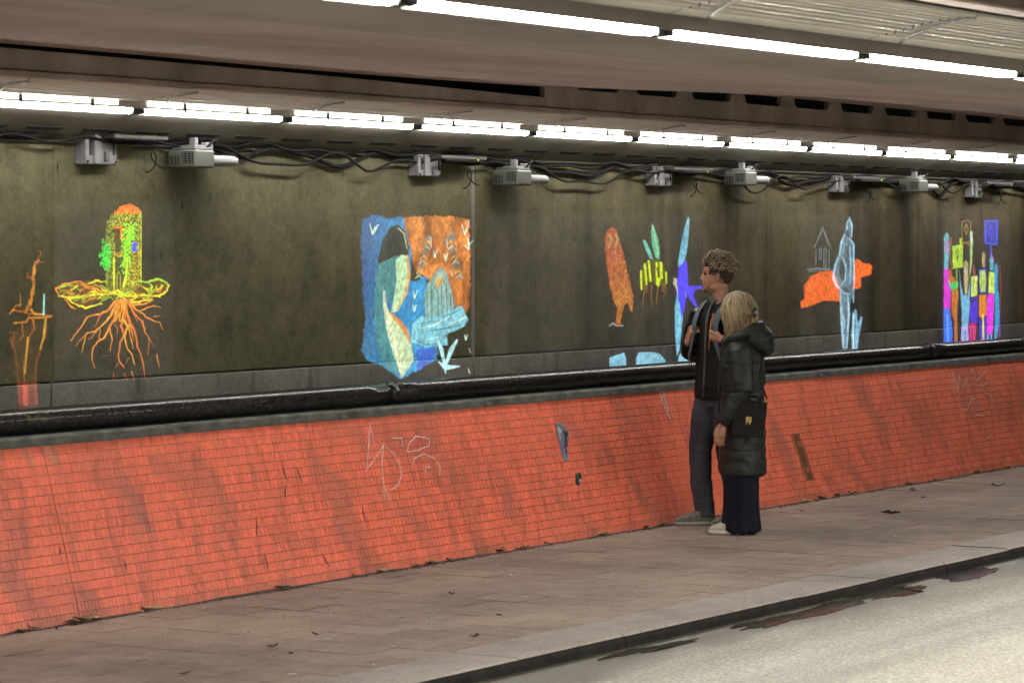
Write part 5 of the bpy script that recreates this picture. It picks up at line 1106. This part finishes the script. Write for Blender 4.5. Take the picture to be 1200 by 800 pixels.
# backpack (a thing of its own, worn by the man)
bp = empty('backpack', man.location, man.rotation_euler.z); tag(bp, 'dark backpack with blue grey straps and orange cord on the back of the jacket', 'backpack')
g = MB(); g.loft([(-.205, 0, .96, .05, .10), (-.21, 0, .99, .062, .125), (-.21, 0, 1.2, .066, .13), (-.205, 0, 1.33, .055, .12), (-.195, 0, 1.37, .035, .09)], 28, p=3); g.build('pack', JACK, bp, True)
for s in (-1, 1):
    pts = [(-.155, s * .085, 1.36), (-.10, s * .098, 1.452), (-.03, s * .105, 1.485), (.05, s * .104, 1.458), (.106, s * .100, 1.40), (.138, s * .098, 1.33), (.150, s * .105, 1.22), (.138, s * .150, 1.10), (.03, s * .222, 1.02), (-.08, s * .20, 1.0), (-.15, s * .12, 1.0)]
    pts = [(x_ + .010, y_ * 1.02, z_ + .008) for x_, y_, z_ in pts]
    g = MB(); g.tube(pts, [.026] * 6 + [.018] * 5, 10, flat=.28, up=(1, 0, 0)); st_ = g.build('strap', STRAP, bp, True)
    if s < 0: continue
    g = MB(); g.tube([(.128, s * .066, 1.395), (.150, s * .062, 1.34), (.158, s * .060, 1.28), (.165, s * .055, 1.16)], [.007, .006, .006, .004], 7); g.ell((.132, s * .066, 1.392), (.012, .012, .012), 10, 7); g.build('cord', TOGG, st_, True)

# ---------------------------------------------------------------- woman
WY = 9.03; wom = empty('person', (WY / math.tan(TH - math.atan(268 / FPX)), WY, 0.0), math.radians(121.7 - 12))
tag(wom, 'shorter person with blond hair in a dark green hooded parka and wide navy trousers', 'person', 'people looking at the wall')
WHM = Matrix.Translation((.012, 0, 1.305)) @ Matrix.Rotation(math.radians(-4), 4, 'Z') @ Matrix.Rotation(math.radians(6), 4, 'Y')
b = MB(); join(b, xform(head_mb(.93), WHM))
b.loft([(-.01, 0, .70, .11, .15), (-.01, 0, .95, .10, .13), (-.01, 0, 1.1, .10, .15), (-.01, 0, 1.2, .07, .14), (0, 0, 1.25, .045, .06)], 20)
for s in (-1, 1): b.tube([(0, s * .08, .75), (.01, s * .085, .42), (-.01, s * .085, .08)], [.08, .055, .036], 12)
ls, le, lw = Vector((-.02, .175, 1.17)), Vector((-.045, .235, .93)), Vector((.075, .235, .715))
b.tube([ls, le, lw], [.05, .04, .026], 12); join(b, hand_mb(lw, Vector((.32, .05, -1)), Vector((.85, .3, .25)), Vector((-.25, -.95, -.05)), (.32, .5, .35), .93, (.75, .45, .3)))
rs, re, rw = Vector((-.02, -.175, 1.17)), Vector((-.03, -.235, .92)), Vector((.07, -.22, .70))
b.tube([rs, re, rw], [.05, .04, .026], 12); join(b, hand_mb(rw, Vector((.25, -.05, -1)), Vector((.85, -.3, .2)), Vector((-.2, .95, -.05)), (.3, .5, .3), .93))
body_w = solid(b, .0048, 2, 'body', SKIN, wom)
# parka
c = MB(); c.loft([(-.012, 0, .372, .135, .178), (-.012, 0, .385, .150, .192), (-.012, 0, .50, .150, .196), (-.012, 0, .66, .148, .195), (-.012, 0, .80, .143, .188), (-.012, 0, .95, .142, .188), (-.015, 0, 1.06, .142, .194), (-.018, 0, 1.16, .134, .190), (-.018, 0, 1.225, .112, .155), (-.010, 0, 1.27, .092, .105), (.0, 0, 1.30, .085, .088)], 40)
for sh, el, wr in ((ls, le, lw), (rs, re, rw)):
    d = (wr - el).normalized(); c.tube([sh + Vector((0, 0, .01)), sh * .55 + el * .45, el, el * .5 + wr * .5, wr - d * .015, wr + d * .005], [.083, .080, .072, .064, .054, .046], 18)
def cw_(q):
    ztap = np.abs(np.mod(q[:, 2] + .02 * np.sin(q[:, 1] * 9), .185) / .185 - .5) * 2
    return wrinkle(.011, 7, 7, 11, 13)(q) + wrinkle(.005, 20, 20, 26, 17)(q) - .006 * np.clip((ztap - .88) / .12, 0, 1)
ct = solid(c, .009, 3, 'parka', COAT, wom, cw_)
hd = MB(); R_ = Matrix.Rotation(math.radians(28), 3, 'Y')
hd.ell((-.115, 0, 1.245), (.098, .150, .105), 20, 14, rot=R_); hd.ell((-.150, 0, 1.215), (.062, .125, .085), 18, 12, rot=R_)
rim = []
for k in range(25): a = 2 * math.pi * k / 24; rim.append((-.02 + .115 * math.cos(a), .118 * math.sin(a), 1.285 - .055 * math.cos(a) - .012 * abs(math.sin(a))))
hd.tube(rim, .034, 12, cap=False)
hd.tube([(.088, -.02, 1.235), (.118, -.012, 1.17), (.128, -.008, 1.05)], [.024, .02, .012], 10)
solid(hd, .008, 4, 'hood', COAT, ct, lambda q: wrinkle(.012, 11, 11, 16, 23)(q) + wrinkle(.004, 28, 28, 28, 29)(q))
g = MB(); g.tube([(.132, -.004, 1.10), (.136, -.003, .9), (.142, -.002, .65), (.142, -.002, .40)], .007, 6); g.build('zip', JACK, ct, True)
# trousers and shoes
t_ = MB()
for s in (-1, 1): t_.loft([(-.004, s * .078, .012, .115, .082), (-.004, s * .078, .03, .120, .086), (-.006, s * .08, .2, .105, .082), (-.008, s * .082, .4, .105, .088), (-.01, s * .07, .62, .110, .095)], 26)
solid(t_, .009, 3, 'trousers', NAVY, wom, lambda q: .006 * np.sin(np.arctan2(q[:, 1] - .078 * np.sign(q[:, 1]), q[:, 0]) * 7 + q[:, 2] * 5) * np.clip((.55 - q[:, 2]) / .5, 0, 1) + wrinkle(.010, 9, 9, 7, 31)(q))
WS = (pmat('pale_trainer', (.35, .36, .30), .6, .3, 30), pmat('pale_sole', (.55, .54, .48), .7, .15, 20))
shoe(wom, .015, .085, math.radians(4), .86, WS); shoe(wom, .005, -.085, math.radians(-6), .86, WS)
# hair
HV = []; rh = random.Random(11); BL = attr_mat('hair_blond', .38, .3, 80, .0, spec=.5)
WH2 = WHM @ Matrix.Scale(.93, 4); CLIP = Vector((-.098, .045, .100))
for _ in range(1500):
    az = rh.uniform(-math.pi, math.pi); th0 = abs(rh.gauss(0, .32)); r_ = rh.uniform(.008, .036)
    face = abs(az) < .75
    back = abs(az) > 1.9 and rh.random() < .6
    end = rh.uniform(-.075, .0) - (.03 if not back else 0); pts = []
    if abs(az) < .55: continue
    ph = rh.uniform(0, 6); a2 = az + rh.gauss(0, .08)
    if face: a2 = math.copysign(max(abs(a2), .95), a2)
    for t in np.linspace(0, 1, 12):
        if t < .6:
            th = th0 + (1.62 - th0) * t / .6; a = az + (a2 - az) * t / .6; p = skull(a, th, r_)
        else:
            q = (t - .6) / .4; p0 = skull(a2, 1.62, r_); p = Vector((p0.x * (1 - .12 * q) - .004, p0.y * (1 - .18 * q), p0.z + (end - p0.z) * q))
            if back: p = p0.lerp(CLIP + Vector((-.01, rh.gauss(0, .012), rh.gauss(0, .014))), min(1, q * 1.15)) + Vector((-.018, 0, 0)) * math.sin(q * math.pi)
        wv = .011 * (t ** 1.1); p = p + Vector((wv * math.sin(ph + t * 9), wv * math.cos(ph * 1.7 + t * 8), 0)); pts.append(tuple(WH2 @ p))
    s_ = rh.random(); dk = np.array([.15, .10, .048]); lt = np.array([.92, .77, .48]); c1 = dk + (lt - dk) * s_; c0 = c1 * rh.uniform(.4, .9); HV.append((pts, rh.uniform(.0024, .0045), c0, c1))
for _ in range(160):     # loose ends below the clip
    ph = rh.uniform(0, 6); y0 = rh.gauss(.03, .03); L_ = rh.uniform(.05, .12); pts = []
    for t in np.linspace(0, 1, 9): pts.append(tuple(WH2 @ (CLIP + Vector((.006 - .02 * math.sin(t * 3) + .01 * math.sin(ph), (y0 - .045) * (1 + .4 * t) + .012 * math.sin(ph + 6 * t), -L_ * t)))))
    c1 = np.array([.16, .105, .045]) + np.array([.45, .38, .2]) * rh.random(); HV.append((pts, .0034, c1 * .6, c1))
hw = strands('hair', HV, BL, wom)
cap = MB(); v = [WH2 @ skull(2 * math.pi * k / na, math.pi * i_ / nth * .72, .010) for i_ in range(nth + 1) for k in range(na)]; f = []
for i_ in range(nth):
    for k in range(na):
        a = 2 * math.pi * (k + .5) / na; a = a if a < math.pi else a - 2 * math.pi
        if abs(a) < .8 and i_ > 6: continue
        f.append((i_ * na + k, (i_ + 1) * na + k, (i_ + 1) * na + (k + 1) % na, i_ * na + (k + 1) % na))
cap.add(v, f).build('scalp_hair', pmat('scalp_blond', (.22, .15, .07), .7), hw, True)
# claw clip in the hair
cl = empty('hair_clip', (0, 0, 0)); cl.matrix_world = wom.matrix_basis @ WH2 @ Matrix.Translation(CLIP + Vector((-.022, .012, 0))); tag(cl, 'small dark claw clip holding the blond hair at the back', 'hair clip')
CLM = pmat('tortoise_clip', (.03, .018, .02), .3, .5, 40)
g = MB(); g.tube([(-.006, -.04, .024), (-.024, 0, .034), (-.006, .04, .024)], [.008, .012, .008], 8); g.build('spine', CLM, cl, True)
for k in range(5):
    y_ = -.03 + k * .015; g = MB(); g.tube([(-.012, y_, .022), (-.02, y_, .0), (-.006, y_, -.024)], [.005, .0045, .002], 6); g.build('tooth', CLM, cl, True)
g = MB(); g.ell((-.02, .03, .006), (.009, .009, .011), 8, 6); g.build('bead', pmat('blue_bead', (.20, .24, .42), .3), cl, True)

# handbag hanging at the woman's hip
hb = empty('handbag', wom.location, wom.rotation_euler.z); tag(hb, 'boxy black leather handbag with brass lock hanging at the parka hip', 'handbag')
BM = Matrix.Translation((-.078, .245, .640)) @ Matrix.Rotation(math.radians(-6), 4, 'Y') @ Matrix.Diagonal((.96, 1, .92, 1))
def bagpart(g, name, mat, par=None, smooth=False): xform(g, BM); return g.build(name, mat, par or hb, smooth)
g = MB(); g.box(-.105, .105, -.038, .038, 0, .235, bev=.012); bagpart(g, 'bag_body', LEATH)
g = MB(); g.box(-.108, .108, .0385, .044, .115, .238, bev=.002); g.box(-.108, .108, -.030, .044, .2385, .246, bev=.002); fl = bagpart(g, 'flap', LEATH)
g = MB(); g.box(-.106, .106, .0385, .0405, .004, .108, bev=.001); bagpart(g, 'front_pocket', LEATH)
g = MB(); g.box(-.020, .020, .0445, .050, .098, .138, bev=.003); lk = bagpart(g, 'lock', GOLD, fl)
for s in (-1, 1): g = MB(); g.box(-.004 + s * .010, .004 + s * .010, .0505, .053, .082, .128, bev=.001); bagpart(g, 'hasp', GOLD, fl)
g = MB(); g.tube([(-.06, 0, .247), (-.055, 0, .268), (-.03, 0, .276), (.04, 0, .276), (.065, 0, .268), (.07, 0, .247)], .009, 8); bagpart(g, 'handle', LEATH, None, True)
for s in (-1, 1):
    g = MB(); g.tube([(s * .100, 0, .232), (s * .112, 0, .250), (s * .106, 0, .272), (s * .092, 0, .262)], .0055, 6); bagpart(g, 'ring', GOLD, None, True)
g = MB(); g.tube([BM @ Vector((-.104, 0, .265)), Vector((-.15, .205, 1.0)), Vector((-.155, .15, 1.13)), Vector((-.125, .06, 1.20)), Vector((-.075, -.04, 1.245)), Vector((.02, -.10, 1.255)), Vector((.10, -.06, 1.15)), Vector((.135, .05, 1.0)), Vector((.125, .15, .90)), BM @ Vector((.106, 0, .27))], .0065, 7, flat=.6); g.build('shoulder_strap', LEATH, hb, True)
